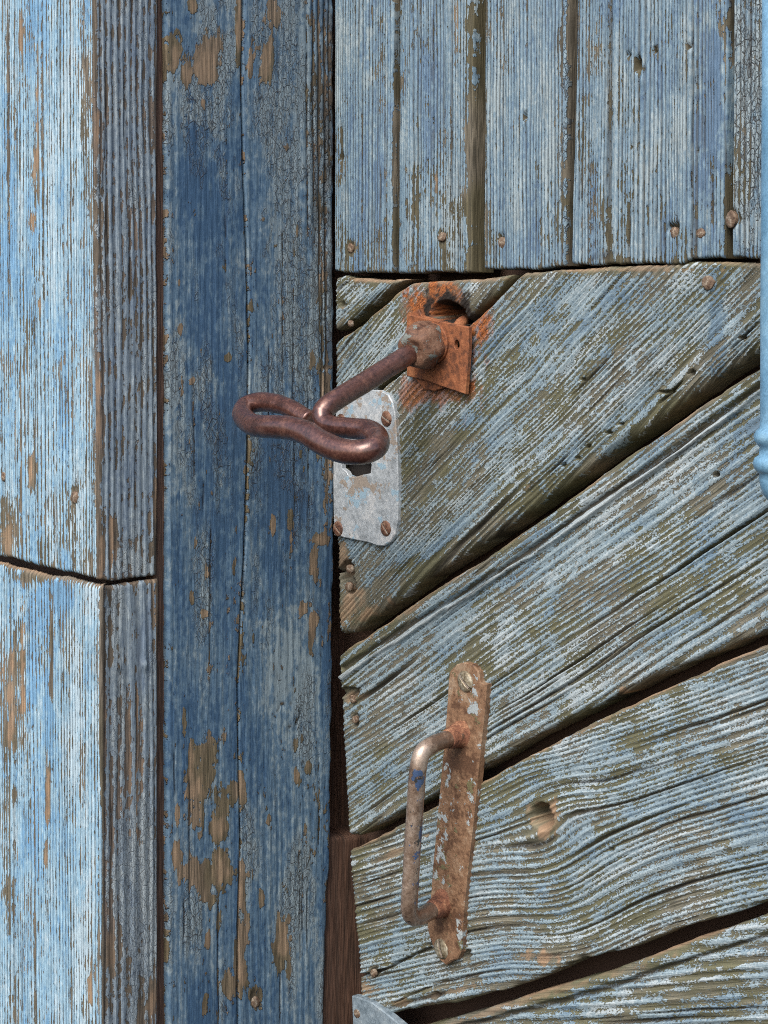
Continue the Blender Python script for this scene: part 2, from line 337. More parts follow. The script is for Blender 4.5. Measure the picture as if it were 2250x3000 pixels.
    for d, r in zip((dB, dT, dL, dR), rnd):
        if r > 0:
            rr = r * (0.75 + 0.5 * fbm(a * 25, wv * 25, sd + 50, 3)); x = np.clip(1 - d / rr, 0, 1)
            h -= rr * (1 - np.sqrt(np.clip(1 - x * x, 0, 1)))
    V = world(p, q, h0 + h); ns, nt = p.shape
    idx = np.arange(ns * nt).reshape(ns, nt)
    Q = np.stack([idx[:-1, :-1], idx[1:, :-1], idx[1:, 1:], idx[:-1, 1:]], -1).reshape(-1, 4)
    if kind == 'x': Q = Q[:, ::1]
    loop = np.r_[idx[:, 0], idx[-1, 1:], idx[-2::-1, -1], idx[0, -2:0:-1]]
    V = V.reshape(-1, 3); nb = len(loop)
    skirt = world(p.ravel()[loop], q.ravel()[loop], np.full(nb, h0 - thick))
    base = len(V); j = np.arange(nb); k = (j + 1) % nb
    QS = np.stack([loop[k], loop[j], base + j, base + k], -1)
    def ex(x): x = x.ravel(); return np.r_[x, x[loop]]
    lo_ = fbm(a * 26, wv * 55, sd + 60, 4, .55)
    guv = np.stack([np.r_[a.ravel(), a.ravel()[loop]], np.r_[wv.ravel(), wv.ravel()[loop] + 0.01], sd * 0.137 + 2.5 * ex(lo_)], -1)
    pe_ = np.r_[pe.ravel(), pe.ravel()[loop] + 0.9]
    at = dict(guv=guv, ring=ex(ring), peel=pe_, tan=ex(np.clip(ta, 0, 1)), rust=ex(np.clip(ru, 0, 1)), dirt=ex(np.clip(di, 0, 1)), tint=ex(ti), crk=ex(ck),
              lo=ex(lo_), mid=ex(fbm(a * 95, wv * 190, sd + 63, 4, .6)), lo2=ex(fbm(a * 16, wv * 70, sd + 61, 4, .6)), ol=ex(fbm(a * 18, wv * 40, sd + 62, 3)))
    me = mesh_np(name, np.r_[V, skirt], np.r_[Q, QS], at)
    o = link(name, me, MAT[mat], parent)
    if label: o['label'] = label
    return o

UP_G = math.pi / 2
# ------------------------------------------------------------------ the frame: outer post with a break, jamb boards
Z0, Z1 = -260, 3260
YF = on_x(283, 970, 0.0).y                                     # front plane of the outer post
post = empty('door_post', (-0.07, YF, on_y(0, 3260, YF).z), 'pale blue grooved corner post with a broken joint across it', 'door post')
PF = ('y', YF)
front_up = dict(grain=UP_G, per=0.0027, amp=0.0007, along='t', ds=0.0008, dt=0.0008, warp=0.002, wave=0.0004)
x_corner = 283
def front_board(bot, top, **k):
    a = dict(grain=UP_G, per=0.0037, amp=0.0012, along='t', ds=0.0028, dt=0.0008, warp=0.0022, wave=0.0004, thick=0.0028); a.update(k)
    return board('board', 'front', post, PF, bot, top, **a)
front_board([(-120, 1604), (0, 1630), (60, 1643), (150, 1668), (230, 1682), (283, 1697)], [(-120, Z0), (271, Z0)], rnd=(0.003, 0, 0, 0.0012), rag=(0.0012, 0),
    cracks=[((30, 900), 0.3, 0.3, 0.0012, 0.003), ((52, 1500), 0.10, 0.4, 0.0012, 0.003), ((22, 300), .2, .3, .0009, .002), ((100, 1350), .03, .05, .0009, .002)], ncrack=26,
    peel=[(108, 350, 12, 240, 0.35), (60, 90, 10, 90, 0.25), (105, 520, 16, 160, 0.3), (92, 1380, 12, 60, 0.5), (90, 640, 16, 60, .3), (250, 1640, 20, 60, .2), (20, 1560, 30, 110, 0.5), (210, 1540, 12, 90, .5), (150, 1560, 90, 110, .22),
          (250, 1150, 14, 120, 0.2), (256, 240, 9, 60, 0.5), (60, 1150, 60, 260, 0.10)],
    tan=[(108, 260, 7, 110, .8), (105, 480, 8, 60, .7), (90, 1385, 6, 35, .9), (115, 890, 6, 20, .7), (22, 1590, 14, 60, .6), (95, 640, 8, 25, .7), (60, 100, 5, 50, .6)],
    tint=[(200, 400, 70, 500, 0.25), (235, 900, 40, 600, 0.2), (20, 700, 30, 400, -0.3), (170, 1250, 60, 130, -0.25), (110, 60, 40, 120, -.25), (140, 1000, 60, 100, -.2)],
    holes=[(220, 1437, 10, 14, 0.0015)])
front_board([(-120, Z1), (293, Z1)], [(-120, 1630), (0, 1648), (60, 1665), (130, 1682), (190, 1690), (240, 1702), (292, 1712)], rnd=(0, 0.004, 0, 0.0014), rag=(0, 0.0014), edge_peel=0.5, lip=0.8,
    cracks=[((45, 2500), .3, .3, .0009, .002), ((150, 1900), .12, .05, .0012, .003)], ncrack=18,
    peel=[(30, 2080, 50, 170, .5), (62, 1960, 14, 160, .55), (150, 1850, 6, 200, .4), (140, 2350, 6, 110, .45), (20, 2400, 30, 250, .3), (260, 2900, 20, 150, .4), (240, 2300, 8, 90, .25), (85, 2200, 10, 90, .3), (135, 2500, 8, 60, .4),
          (100, 1690, 100, 14, .5)],
    tan=[(66, 1960, 6, 140, .9), (32, 2050, 9, 130, .8), (140, 2330, 5, 90, .9), (10, 1960, 10, 40, .5), (264, 2880, 8, 60, .7), (135, 2510, 4, 40, .8)],
    tint=[(100, 1900, 40, 260, -0.5), (135, 1980, 12, 230, -0.8), (110, 2300, 50, 300, -0.3), (230, 2000, 50, 400, 0.3), (255, 2600, 30, 400, 0.3), (70, 2700, 60, 240, -0.2), (180, 1760, 40, 70, -.5)])
PS = ('x', 0.0)
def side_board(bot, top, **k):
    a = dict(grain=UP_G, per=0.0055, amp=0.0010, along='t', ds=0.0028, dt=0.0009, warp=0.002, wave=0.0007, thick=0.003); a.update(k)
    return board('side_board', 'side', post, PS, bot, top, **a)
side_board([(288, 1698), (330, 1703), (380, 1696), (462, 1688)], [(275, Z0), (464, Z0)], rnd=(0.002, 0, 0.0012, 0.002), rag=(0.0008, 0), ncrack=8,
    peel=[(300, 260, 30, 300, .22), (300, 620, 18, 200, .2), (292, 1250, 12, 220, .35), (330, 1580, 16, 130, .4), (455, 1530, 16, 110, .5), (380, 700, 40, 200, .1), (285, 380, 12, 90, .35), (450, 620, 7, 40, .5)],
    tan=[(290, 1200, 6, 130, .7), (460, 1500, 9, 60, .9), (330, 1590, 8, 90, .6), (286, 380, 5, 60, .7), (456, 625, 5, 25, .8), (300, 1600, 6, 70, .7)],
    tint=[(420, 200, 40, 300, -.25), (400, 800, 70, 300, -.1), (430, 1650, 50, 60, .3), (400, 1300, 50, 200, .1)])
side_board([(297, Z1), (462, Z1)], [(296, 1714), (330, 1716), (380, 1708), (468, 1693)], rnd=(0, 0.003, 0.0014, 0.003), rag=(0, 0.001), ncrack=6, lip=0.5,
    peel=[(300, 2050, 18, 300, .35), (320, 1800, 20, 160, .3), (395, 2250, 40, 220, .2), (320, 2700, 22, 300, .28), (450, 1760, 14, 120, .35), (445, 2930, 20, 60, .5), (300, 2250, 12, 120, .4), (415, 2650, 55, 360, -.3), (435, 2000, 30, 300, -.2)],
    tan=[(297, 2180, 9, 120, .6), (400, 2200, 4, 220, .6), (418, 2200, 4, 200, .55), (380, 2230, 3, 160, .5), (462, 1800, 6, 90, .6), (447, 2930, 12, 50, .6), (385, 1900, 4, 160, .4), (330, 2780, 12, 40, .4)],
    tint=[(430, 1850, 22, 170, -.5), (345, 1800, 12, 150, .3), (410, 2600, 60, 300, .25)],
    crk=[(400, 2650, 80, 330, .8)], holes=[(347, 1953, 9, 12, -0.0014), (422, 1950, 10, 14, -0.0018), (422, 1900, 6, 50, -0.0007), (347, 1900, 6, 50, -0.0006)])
bm0 = bmesh.new()
zc0, zc1 = on_y(0, Z1, YF).z - 0.02, on_y(0, Z0, YF).z + 0.02
bmesh.ops.create_cube(bm0, size=1, matrix=Matrix.Translation((-0.112, YF + 0.045, (zc0 + zc1) / 2)) @ Matrix.Diagonal((0.18, 0.05, zc1 - zc0, 1)))
me0 = bpy.data.meshes.new('core'); bm0.to_mesh(me0); bm0.free(); link('core', me0, MAT['bare'], post)
# filler strip in the joint between post and jamb
board('filler_strip', 'bare', post, ('x', -0.005), [(455, Z1), (505, Z1)], [(455, Z0), (505, Z0)], grain=UP_G, along='t', ds=0.004, dt=0.0012, amp=0.0005, thick=0.012, rnd=(0, 0, .003, .003),
      dirt=[(478, 2500, 10, 900, .3)], seed=5)

jamb = empty('door_jamb', (0, -0.07, post.location.z), 'deep blue door jamb boards with peeling paint beside the handle', 'door jamb')
def jamb_board(bot, top, **k):
    a = dict(grain=UP_G, per=0.0052, amp=0.0003, along='t', ds=0.0024, dt=0.001, warp=0.003, wave=0.0008, thick=0.03, edge_peel=0.25); a.update(k)
    return board('jamb_board', 'jamb', jamb, PS, bot, top, **a)
seam = [(698, Z1), (697, 2700), (704, 2450), (700, 2200), (697, 1990), (706, 1800), (718, 1600), (727, 1300), (729, 1000), (722, 700), (714, 500), (708, 250), (712, 0), (712, Z0)]
def shift(l, d): return [(x + d, y) for x, y in l]
jb1 = dict(along='s', grain=UP_G)
def vertical(left, right): return left, right
JP = [(600, 185, 40, 75, .8), (512, 165, 22, 65, .8), (545, 215, 22, 40, .7), (650, 130, 20, 40, .5), (700, 90, 12, 95, .7), (594, 300, 9, 18, .8), (568, 20, 14, 34, .7), (655, 778, 10, 18, .7), (638, 285, 8, 9, .7),
      (524, 830, 6, 22, .7), (530, 965, 12, 20, .8), (563, 1117, 12, 12, .8), (533, 1120, 5, 40, .5), (666, 1048, 14, 16, .6), (606, 1687, 12, 25, .6), (560, 1750, 8, 26, .7), (600, 1800, 14, 15, .6), (687, 1670, 7, 40, .6),
      (612, 1960, 9, 40, .6), (575, 1590, 6, 20, .8), (590, 2232, 32, 75, .9), (560, 2230, 12, 80, .9), (570, 2312, 34, 50, .9), (656, 2331, 40, 42, .9), (577, 2398, 24, 60, .9), (643, 2424, 32, 66, .9), (650, 2544, 26, 80, .9),
      (564, 2544, 46, 40, .9), (597, 2560, 26, 50, .9), (517, 2510, 12, 40, .8), (610, 2756, 9, 40, .8), (617, 2636, 32, 18, .7), (666, 2875, 18, 60, .9), (690, 2800, 8, 80, .6), (540, 2130, 6, 50, .6), (655, 2170, 14, 40, .5),
      (484, 2789, 10, 34, .8), (520, 2380, 8, 40, .4), (600, 2950, 8, 40, .5), (640, 2700, 8, 30, .5), (554, 1290, 4, 20, .7), (590, 1030, 5, 14, .7), (692, 1555, 4, 14, .8), (600, 1240, 6, 30, .3), (520, 90, 10, 30, .5)]
JP2 = [(783, 180, 20, 65, .8), (790, 45, 32, 46, .7), (732, 175, 12, 38, .8), (811, 717, 8, 10, .8), (913, 1048, 10, 24, .8), (800, 1545, 9, 40, .6), (850, 1525, 7, 32, .7), (935, 1580, 28, 16, .9), (922, 1650, 14, 65, .9), (886, 1785, 18, 28, .9),
       (916, 1830, 12, 75, .9), (709, 2298, 12, 70, .8), (706, 2610, 12, 65, .8), (716, 2750, 18, 60, .9), (712, 2850, 16, 70, .9), (826, 2750, 24, 78, .9), (848, 2840, 9, 60, .8), (766, 2637, 8, 24, .9), (869, 2278, 13, 40, .6), (905, 2245, 10, 22, .9),
       (789, 2398, 9, 30, .6), (895, 2424, 6, 34, .8), (835, 2600, 10, 20, .5), (735, 2560, 8, 20, .5), (871, 2180, 14, 30, .4), (870, 680, 4, 20, .6), (935, 870, 6, 40, .6), (880, 1330, 5, 20, .6), (852, 1620, 5, 50, .5), (945, 1360, 14, 50, .35), (770, 640, 6, 8, .6)]
def halfsize(l, k, f=0.6): return [(b[0], b[1], b[2] * f, b[3] * f, k) for b in l]
board('jamb_board', 'jamb', jamb, PS, [(493, Z1), (492, 1500), (490, 900), (488, 300), (486, Z0)], shift(seam, -2), grain=UP_G, per=0.006, amp=0.00025, along='s', ds=0.0024, dt=0.001, warp=0.003, wave=0.0009, thick=0.03,
      rnd=(0.0022, 0.0014, 0, 0), edge_peel=0.2, rag=(.0008, .0004), peel=JP, tan=halfsize([JP[i] for i in (0, 1, 2, 4, 5, 6, 9, 10, 11, 15, 16, 21, 22, 25, 26, 29, 30, 37)], .8),
      tint=[(640, 620, 80, 160, -.55), (560, 480, 50, 200, -.5), (640, 1350, 80, 260, -.6), (600, 900, 70, 200, -.45), (520, 1150, 22, 300, .35), (640, 1500, 60, 150, -.4), (560, 1700, 60, 200, -.2), (650, 200, 60, 160, .6), (560, 290, 60, 110, .5), (600, 60, 90, 90, .4), (640, 1120, 60, 80, .15), (560, 2120, 60, 140, -.35), (540, 2680, 60, 80, -.1), (620, 2950, 80, 120, -.3), (500, 1900, 20, 300, .2)],
      crk=[(600, 250, 90, 260, .5), (640, 1100, 60, 300, .15), (600, 2850, 80, 300, -.1)], cracks=[((616, 1700), .06, .05, .0008, .0015), ((640, 2900), .05, .1, .0007, .0015), ((570, 1250), .05, .05, .0006, .001), ((556, 2450), .08, .06, .0007, .0015)], ncrack=5, seed=101)
board('jamb_board', 'jamb', jamb, PS, shift(seam, 3), [(952, Z1), (950, 2960), (958, 2700), (962, 2620), (968, 2570), (972, 2300), (976, 2000), (977, 1750), (979, 1600), (980, 1500), (980, 1250), (980, 1000), (980, 600), (979, 200), (978, Z0)], grain=UP_G, per=0.0058, amp=0.0004, along='s', ds=0.0024, dt=0.001, warp=0.003, wave=0.0009, thick=0.03,
      rnd=(0.0012, 0.003, 0, 0), edge_peel=0.4, rag=(.0004, .0016), peel=JP2 + [(930, 350, 40, 420, .28), (950, 1150, 18, 150, .4), (940, 700, 22, 300, .2), (960, 1400, 14, 160, .4), (930, 2500, 20, 300, .12)], tan=halfsize([JP2[i] for i in (0, 2, 5, 7, 8, 9, 10, 11, 12, 14, 15, 17, 18, 19, 25)], .8),
      tint=[(900, 500, 70, 500, .35), (850, 700, 110, 300, .25), (800, 1400, 70, 200, -.55), (850, 1450, 60, 110, -.6), (770, 640, 40, 160, .1), (820, 480, 60, 200, .25), (830, 950, 60, 300, .4), (760, 1180, 30, 80, .45), (800, 1650, 50, 130, -.45), (850, 1930, 70, 110, .5), (800, 2080, 50, 60, .2), (760, 2250, 50, 130, -.3), (900, 2650, 50, 400, .2), (780, 2900, 50, 80, .1), (900, 250, 50, 300, .2), (960, 1900, 14, 250, -1)],
      dirt=[(965, 300, 18, 420, .65), (925, 420, 8, 420, .45), (968, 900, 10, 260, .6), (940, 250, 5, 300, .5), (965, 1120, 14, 80, .5)],
      crk=[(870, 1000, 110, 500, .5), (800, 300, 80, 250, .3), (880, 1450, 60, 160, .35), (800, 2080, 70, 160, -.5)],
      cracks=[((862, 1200), .10, .15, .0006, .0012), ((828, 900), .12, .1, .0005, .001), ((905, 1250), .08, .06, .0006, .001), ((900, 400), .10, .1, .0007, .0015), ((880, 2600), .08, .1, .0006, .0012), ((823, 2900), .06, .03, .0008, .0015), ((935, 300), .2, .2, .0012, .002), ((955, 500), .25, .2, .0014, .0025), ((918, 250), .1, .15, .001, .002), ((945, 1000), .08, .08, .0012, .002), ((960, 1250), .06, .06, .001, .002), ((965, 150), .1, .1, .0012, .0025)], ncrack=6,
      holes=[(752, 2932, 18, 28, .0016), (845, 2093, 38, 42, -.0006), (957, 1075, 16, 5, .002)],
      lines=[([(812, 2090), (822, 2062), (846, 2056), (872, 2068), (879, 2095), (866, 2122), (842, 2130)], 3.0, .0007)], seed=102)
# unpainted rebate behind the edge of the jamb
board('rebate', 'bare', jamb, ('x', -0.004), [(935, Z1), (1240, Z1)], [(962, 2452), (1240, 2440)], grain=UP_G, along='t', ds=0.006, dt=0.0025, amp=0.0003, thick=0.03, rnd=(0, 0.004, 0, 0), seed=6)
board('rebate', 'bare', jamb, ('x', -0.032), [(900, 2600), (1240, 2600)], [(920, Z0), (1240, Z0)], grain=UP_G, along='t', ds=0.006, dt=0.0025, amp=0.0003, thick=0.01, rnd=(0, 0, 0, 0), seed=7)

# ------------------------------------------------------------------ the door
door = empty('plank_door', (0.2, 0.01, post.location.z), 'weathered blue plank door with upright boards above slanting boards', 'door')
PD = ('y', 0.0)
def bm_obj(name, bm, mat, parent, smooth=False, attrs=None):
    me = bpy.data.meshes.new(name); bm.normal_update(); bm.to_mesh(me); bm.free()
    if smooth: me.polygons.foreach_set('use_smooth', [True] * len(me.polygons))
    return link(name, me, mat, parent)
bm = bmesh.new()
for v in ((-0.03, 0.034), (0.75, 0.034)): pass
c = [on_y(880, Z1 + 200, 0.034), on_y(2600, Z1 + 200, 0.034)]
zb, zt = c[0].z - 0.05, on_y(980, Z0, 0.034).z + 0.1
bmesh.ops.create_cube(bm, size=1, matrix=Matrix.Translation((0.30, 0.047, (zb + zt) / 2)) @ Matrix.Diagonal((0.72, 0.022, zt - zb, 1)))
back = bm_obj('back_panel', bm, MAT['bare'], door)

def up_board(bl, br, tl, tr, bot=None, **k):
    a = dict(grain=UP_G, per=0.0028, amp=0.0010, along='t', ds=0.0022, dt=0.0007, warp=0.002, wave=0.0006, h0=0.001, thick=0.022, rnd=(0.002, 0, 0.003, 0.003), rag=(0.0014, 0), ncrack=8, edge_peel=0.4); a.update(k)
    return board('upright_plank', 'upper', door, PD, bot or [bl, br], [tl, tr], **a)
up_board(None, None, (979, Z0), (1156, Z0), bot=[(981, 795), (1050, 799), (1110, 799), (1153, 798)], ncrack=7,
    peel=[(1100, 720, 40, 60, .25), (1010, 500, 14, 130, .2), (1000, 700, 22, 90, .25), (1128, 600, 14, 200, .2)], tint=[(1110, 250, 40, 300, -.5), (1040, 500, 60, 260, -.1), (1060, 100, 60, 120, .2), (1090, 450, 30, 120, -.4)],
    cracks=[((1003, 470), .02, .03, .0012, .003), ((1135, 700), .03, .06, .0008, .002)], holes=[(1003, 462, 6, 16, .004), (1030, 728, 14, 20, .001)], seed=210)
up_board(None, None, (1172, Z0), (1382, Z0), bot=[(1168, 798), (1230, 800), (1300, 797), (1345, 800), (1380, 797)], rnd=(.002, 0, .003, .005), ncrack=10,
    peel=[(1290, 560, 30, 220, .32), (1220, 600, 22, 200, .3), (1350, 650, 20, 160, .3), (1340, 140, 12, 200, .4), (1374, 400, 10, 900, .4), (1300, 740, 60, 60, .35), (1255, 350, 8, 200, .2), (1215, 90, 8, 60, .3)],
    tan=[(1281, 540, 6, 34, .9), (1338, 60, 5, 90, .5)], dirt=[(1330, 745, 22, 16, .5), (1352, 730, 5, 70, .6), (1270, 300, 4, 200, .5)],
    cracks=[((1271, 400), .05, .07, .0012, .003), ((1345, 690), .05, .06, .001, .003), ((1195, 560), .08, .08, .001, .0025), ((1306, 720), .03, .04, .001, .003), ((1325, 250), .1, .1, .001, .002)], tint=[(1240, 200, 40, 250, -.15), (1250, 500, 30, 100, -.3), (1320, 700, 40, 120, .3)],
    holes=[(1298, 694, 12, 18, .001), (1244, 560, 5, 8, -.0012)], seed=211)
up_board(None, None, (1424, Z0), (1668, Z0), bot=[(1421, 789), (1480, 790), (1560, 787), (1620, 782), (1655, 780)], rnd=(.002, 0, .002, .004), per=.0028, ncrack=5, amp=.0010,
    peel=[(1640, 400, 14, 400, .3), (1610, 560, 22, 200, .2), (1450, 690, 26, 60, .3), (1668, 400, 16, 600, .15)], dirt=[(1455, 735, 5, 30, .6)], crk=[(1668, 400, 22, 700, 1)], tint=[(1600, 640, 60, 120, -.2), (1500, 200, 60, 300, .3), (1560, 600, 40, 100, .2), (1540, 500, 70, 60, .2)],
    holes=[(1541, 342, 7, 12, .004), (1541, 362, 8, 10, -.0008), (1472, 700, 10, 14, .002)], seed=212)
up_board(None, None, (1699, Z0), (2136, Z0), bot=[(1673, 772), (1750, 777), (1850, 773), (1960, 770), (2010, 774), (2026, 758), (2070, 757), (2122, 757)], rnd=(.002, 0, .004, .003), ncrack=14, per=.003,
    peel=[(1725, 420, 22, 260, .25), (1760, 640, 30, 140, .28), (2030, 620, 12, 180, .3), (1850, 560, 60, 120, .1), (1990, 700, 26, 60, .2), (1760, 60, 10, 120, .3), (2115, 60, 16, 80, .5), (1800, 760, 80, 16, .4)],
    cracks=[((2030, 300), .2, .14, .0013, .003), ((1779, 450), .09, .12, .0008, .002), ((1700, 500), .03, .08, .0007, .002), ((1925, 640), .04, .06, .0008, .002), ((1845, 700), .04, .03, .001, .003)],
    dirt=[(1805, 740, 16, 12, .6), (1775, 748, 10, 12, .7), (2034, 700, 10, 80, .4), (1740, 755, 14, 10, .4)], tint=[(2080, 300, 40, 380, -.7), (1735, 250, 30, 200, .0), (1900, 250, 80, 200, .2), (1955, 420, 60, 180, .35), (2065, 600, 20, 100, -.3)],
    holes=[(1873, 193, 11, 22, .006), (1843, 163, 8, 8, .003), (1922, 146, 8, 8, .004), (2022, 136, 6, 7, .003), (1852, 428, 4, 5, .002), (2047, 443, 5, 6, .002), (1886, 240, 9, 10, -.0008), (1977, 668, 18, 13, .004), (2055, 683, 12, 14, .001), (2097, 600, 4, 5, .002), (1930, 240, 4, 4, -.0006)], seed=213)
up_board(None, None, (2150, Z0), (2330, Z0), bot=[(2145, 752), (2190, 756), (2240, 756), (2330, 754)], rnd=(.002, 0, .003, .003), ncrack=4,
    crk=[(2210, 300, 60, 400, 1.2)], dirt=[(2236, 300, 6, 200, .5), (2200, 130, 8, 100, .4)], tint=[(2200, 300, 60, 500, .5)], holes=[(2150, 640, 22, 26, .002)], seed=214)

board('tongue', 'upper', door, ('y', 0.009), [(1636, 775), (1690, 770)], [(1640, Z0), (1712, Z0)], grain=UP_G, along='t', ds=.003, dt=.001, amp=.0003, thick=.012, rnd=(.002, 0, 0, 0), base_peel=-.1, tint=[(1670, 300, 80, 900, -.6)], dirt=[(1670, 300, 60, 900, .45)], crk=[(1670, 300, 60, 900, 1.2)], seed=216)  # overall darkening paints the shade of the recess between planks
# slanting boards ------------------------------------------------------------------
def slant(bot, top, ang, **k):
    a = dict(grain=math.radians(ang), per=0.0034, amp=0.0010, ds=0.002, dt=0.0008, warp=0.006, wave=0.001, thick=0.024, rnd=(0.003, 0.003, 0.003, 0.002), rag=(0.001, 0.001), ncrack=14, edge_peel=0.45, lip=0.9); a.update(k)
    return board('slanting_plank', 'diag', door, PD, bot, top, **a)
slant([(980, 968), (1035, 930), (1100, 880), (1150, 836), (1192, 822)], [(980, 815), (1010, 806), (1036, 814), (1110, 818), (1194, 820)], 32, per=.0036, ncrack=3, rag=(.001, .0012),
      holes=[(1003, 893, 10, 11, .003), (1008, 903, 7, 8, -.001)], peel=[(1130, 820, 90, 14, .5), (1010, 830, 22, 16, .4), (1000, 880, 18, 24, .3)], tan=[(1100, 818, 60, 6, .7), (1006, 903, 6, 6, .6)], tint=[(1090, 850, 60, 30, .1)], lines=[([(985, 850), (1040, 808)], 4, .002)], seed=301)
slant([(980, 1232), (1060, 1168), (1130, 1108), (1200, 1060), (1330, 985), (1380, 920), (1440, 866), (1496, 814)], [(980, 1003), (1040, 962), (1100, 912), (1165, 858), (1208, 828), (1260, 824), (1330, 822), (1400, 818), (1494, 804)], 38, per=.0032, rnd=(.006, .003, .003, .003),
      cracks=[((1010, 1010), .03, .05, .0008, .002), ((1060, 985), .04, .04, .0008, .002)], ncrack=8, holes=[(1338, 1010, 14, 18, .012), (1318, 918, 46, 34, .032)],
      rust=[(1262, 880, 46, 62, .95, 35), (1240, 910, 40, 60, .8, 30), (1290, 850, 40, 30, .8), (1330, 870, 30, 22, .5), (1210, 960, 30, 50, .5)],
      peel=[(1400, 860, 90, 40, .35), (1300, 850, 90, 30, .4), (1190, 900, 30, 40, .25), (1350, 822, 140, 9, .5), (1010, 1060, 40, 60, -.1)], tan=[(1350, 818, 120, 5, .6)], tint=[(1080, 1040, 70, 90, .1), (1130, 1050, 40, 40, -.25)], dirt=[(1316, 916, 58, 46, 1.6), (1330, 925, 40, 36, 1.6)], seed=302)  # black spots paint the shade inside the hole by the square plate
slant([(990, 1862), (1020, 1856), (1100, 1802), (1250, 1692), (1400, 1597), (1600, 1458), (1792, 1319), (1900, 1248), (2050, 1137), (2223, 1019), (2330, 949)],
      [(980, 1252), (1070, 1180), (1140, 1122), (1210, 1068), (1330, 1000), (1390, 942), (1450, 882), (1512, 818), (1540, 798), (1650, 792), (1734, 786), (1850, 778), (1950, 775), (2047, 767), (2150, 768), (2330, 776)], 38.5, per=.0035, amp=.0016,
      ds=.0015, rnd=(.007, .003, .004, .002), ncrack=16, warp=.009, knots=[(1510, 1030, .005, .018, .02)],
      cracks=[((1720, 1110), .02, .035, .0012, .003), ((1400, 1545), .10, .06, .0022, .004), ((1960, 1150), .012, .012, .0012, .004), ((2170, 990), .012, .015, .0012, .004), ((1630, 1360), .015, .02, .001, .003), ((1300, 1330), .05, .05, .0006, .001)],
      holes=[(1780, 1268, 12, 6, .004), (1815, 1242, 8, 5, .004), (1720, 1308, 7, 6, .004), (1690, 1342, 7, 5, .003), (1648, 1362, 9, 5, .004), (2022, 1092, 11, 8, .004), (1950, 1148, 24, 5, .004), (1704, 1112, 9, 6, .003), (2170, 990, 12, 6, .004), (1012, 1680, 22, 40, .010), (1030, 1720, 12, 26, .008), (1045, 1372, 46, 30, .02), (1338, 1010, 14, 18, .012)],
      rust=[(1400, 990, 24, 110, .75, 8), (1330, 1150, 60, 30, .45), (1230, 1130, 40, 40, .55), (1230, 1160, 60, 30, .5), (1390, 1060, 14, 60, .5)],
      peel=[(1500, 900, 60, 30, .1), (1240, 1250, 80, 90, .4), (1330, 1330, 90, 110, .28), (1420, 1180, 120, 50, .25), (1560, 1180, 120, 60, .15), (1700, 990, 100, 40, .15), (1780, 790, 60, 20, .4), (1900, 785, 60, 20, .35), (1300, 1630, 150, 18, .7, -35), (1500, 1490, 150, 18, .5, -36), (1700, 1370, 100, 14, .4, -36),
            (1030, 1750, 40, 80, .5), (1080, 1790, 70, 30, .6, -35), (1000, 1640, 20, 60, .5), (1200, 1450, 40, 100, .2), (1150, 1680, 90, 12, .4, -35), (1950, 1200, 120, 16, .4, -34), (1420, 1440, 100, 60, .2)],
      tan=[(1020, 1790, 30, 50, .7), (1070, 1800, 50, 12, .8, -35), (1005, 1640, 12, 40, .6), (1040, 1740, 20, 12, .6), (1540, 1430, 20, 6, .7, -35), (1780, 790, 200, 5, .5)],
      tint=[(1600, 950, 110, 80, -.3), (1880, 880, 90, 50, -.35), (2095, 950, 24, 200, -.75), (1450, 1020, 60, 40, -.4), (1700, 1200, 160, 60, .15), (2000, 1060, 120, 50, .2), (2050, 880, 90, 70, .1), (1420, 1300, 60, 50, -.1)],
      dirt=[(1012, 1690, 20, 40, .3), (1045, 1372, 40, 22, .8), (1560, 1420, 40, 5, .5, -35)], seed=303)  # strongest dark spot paints the shade in the pit behind the keyhole
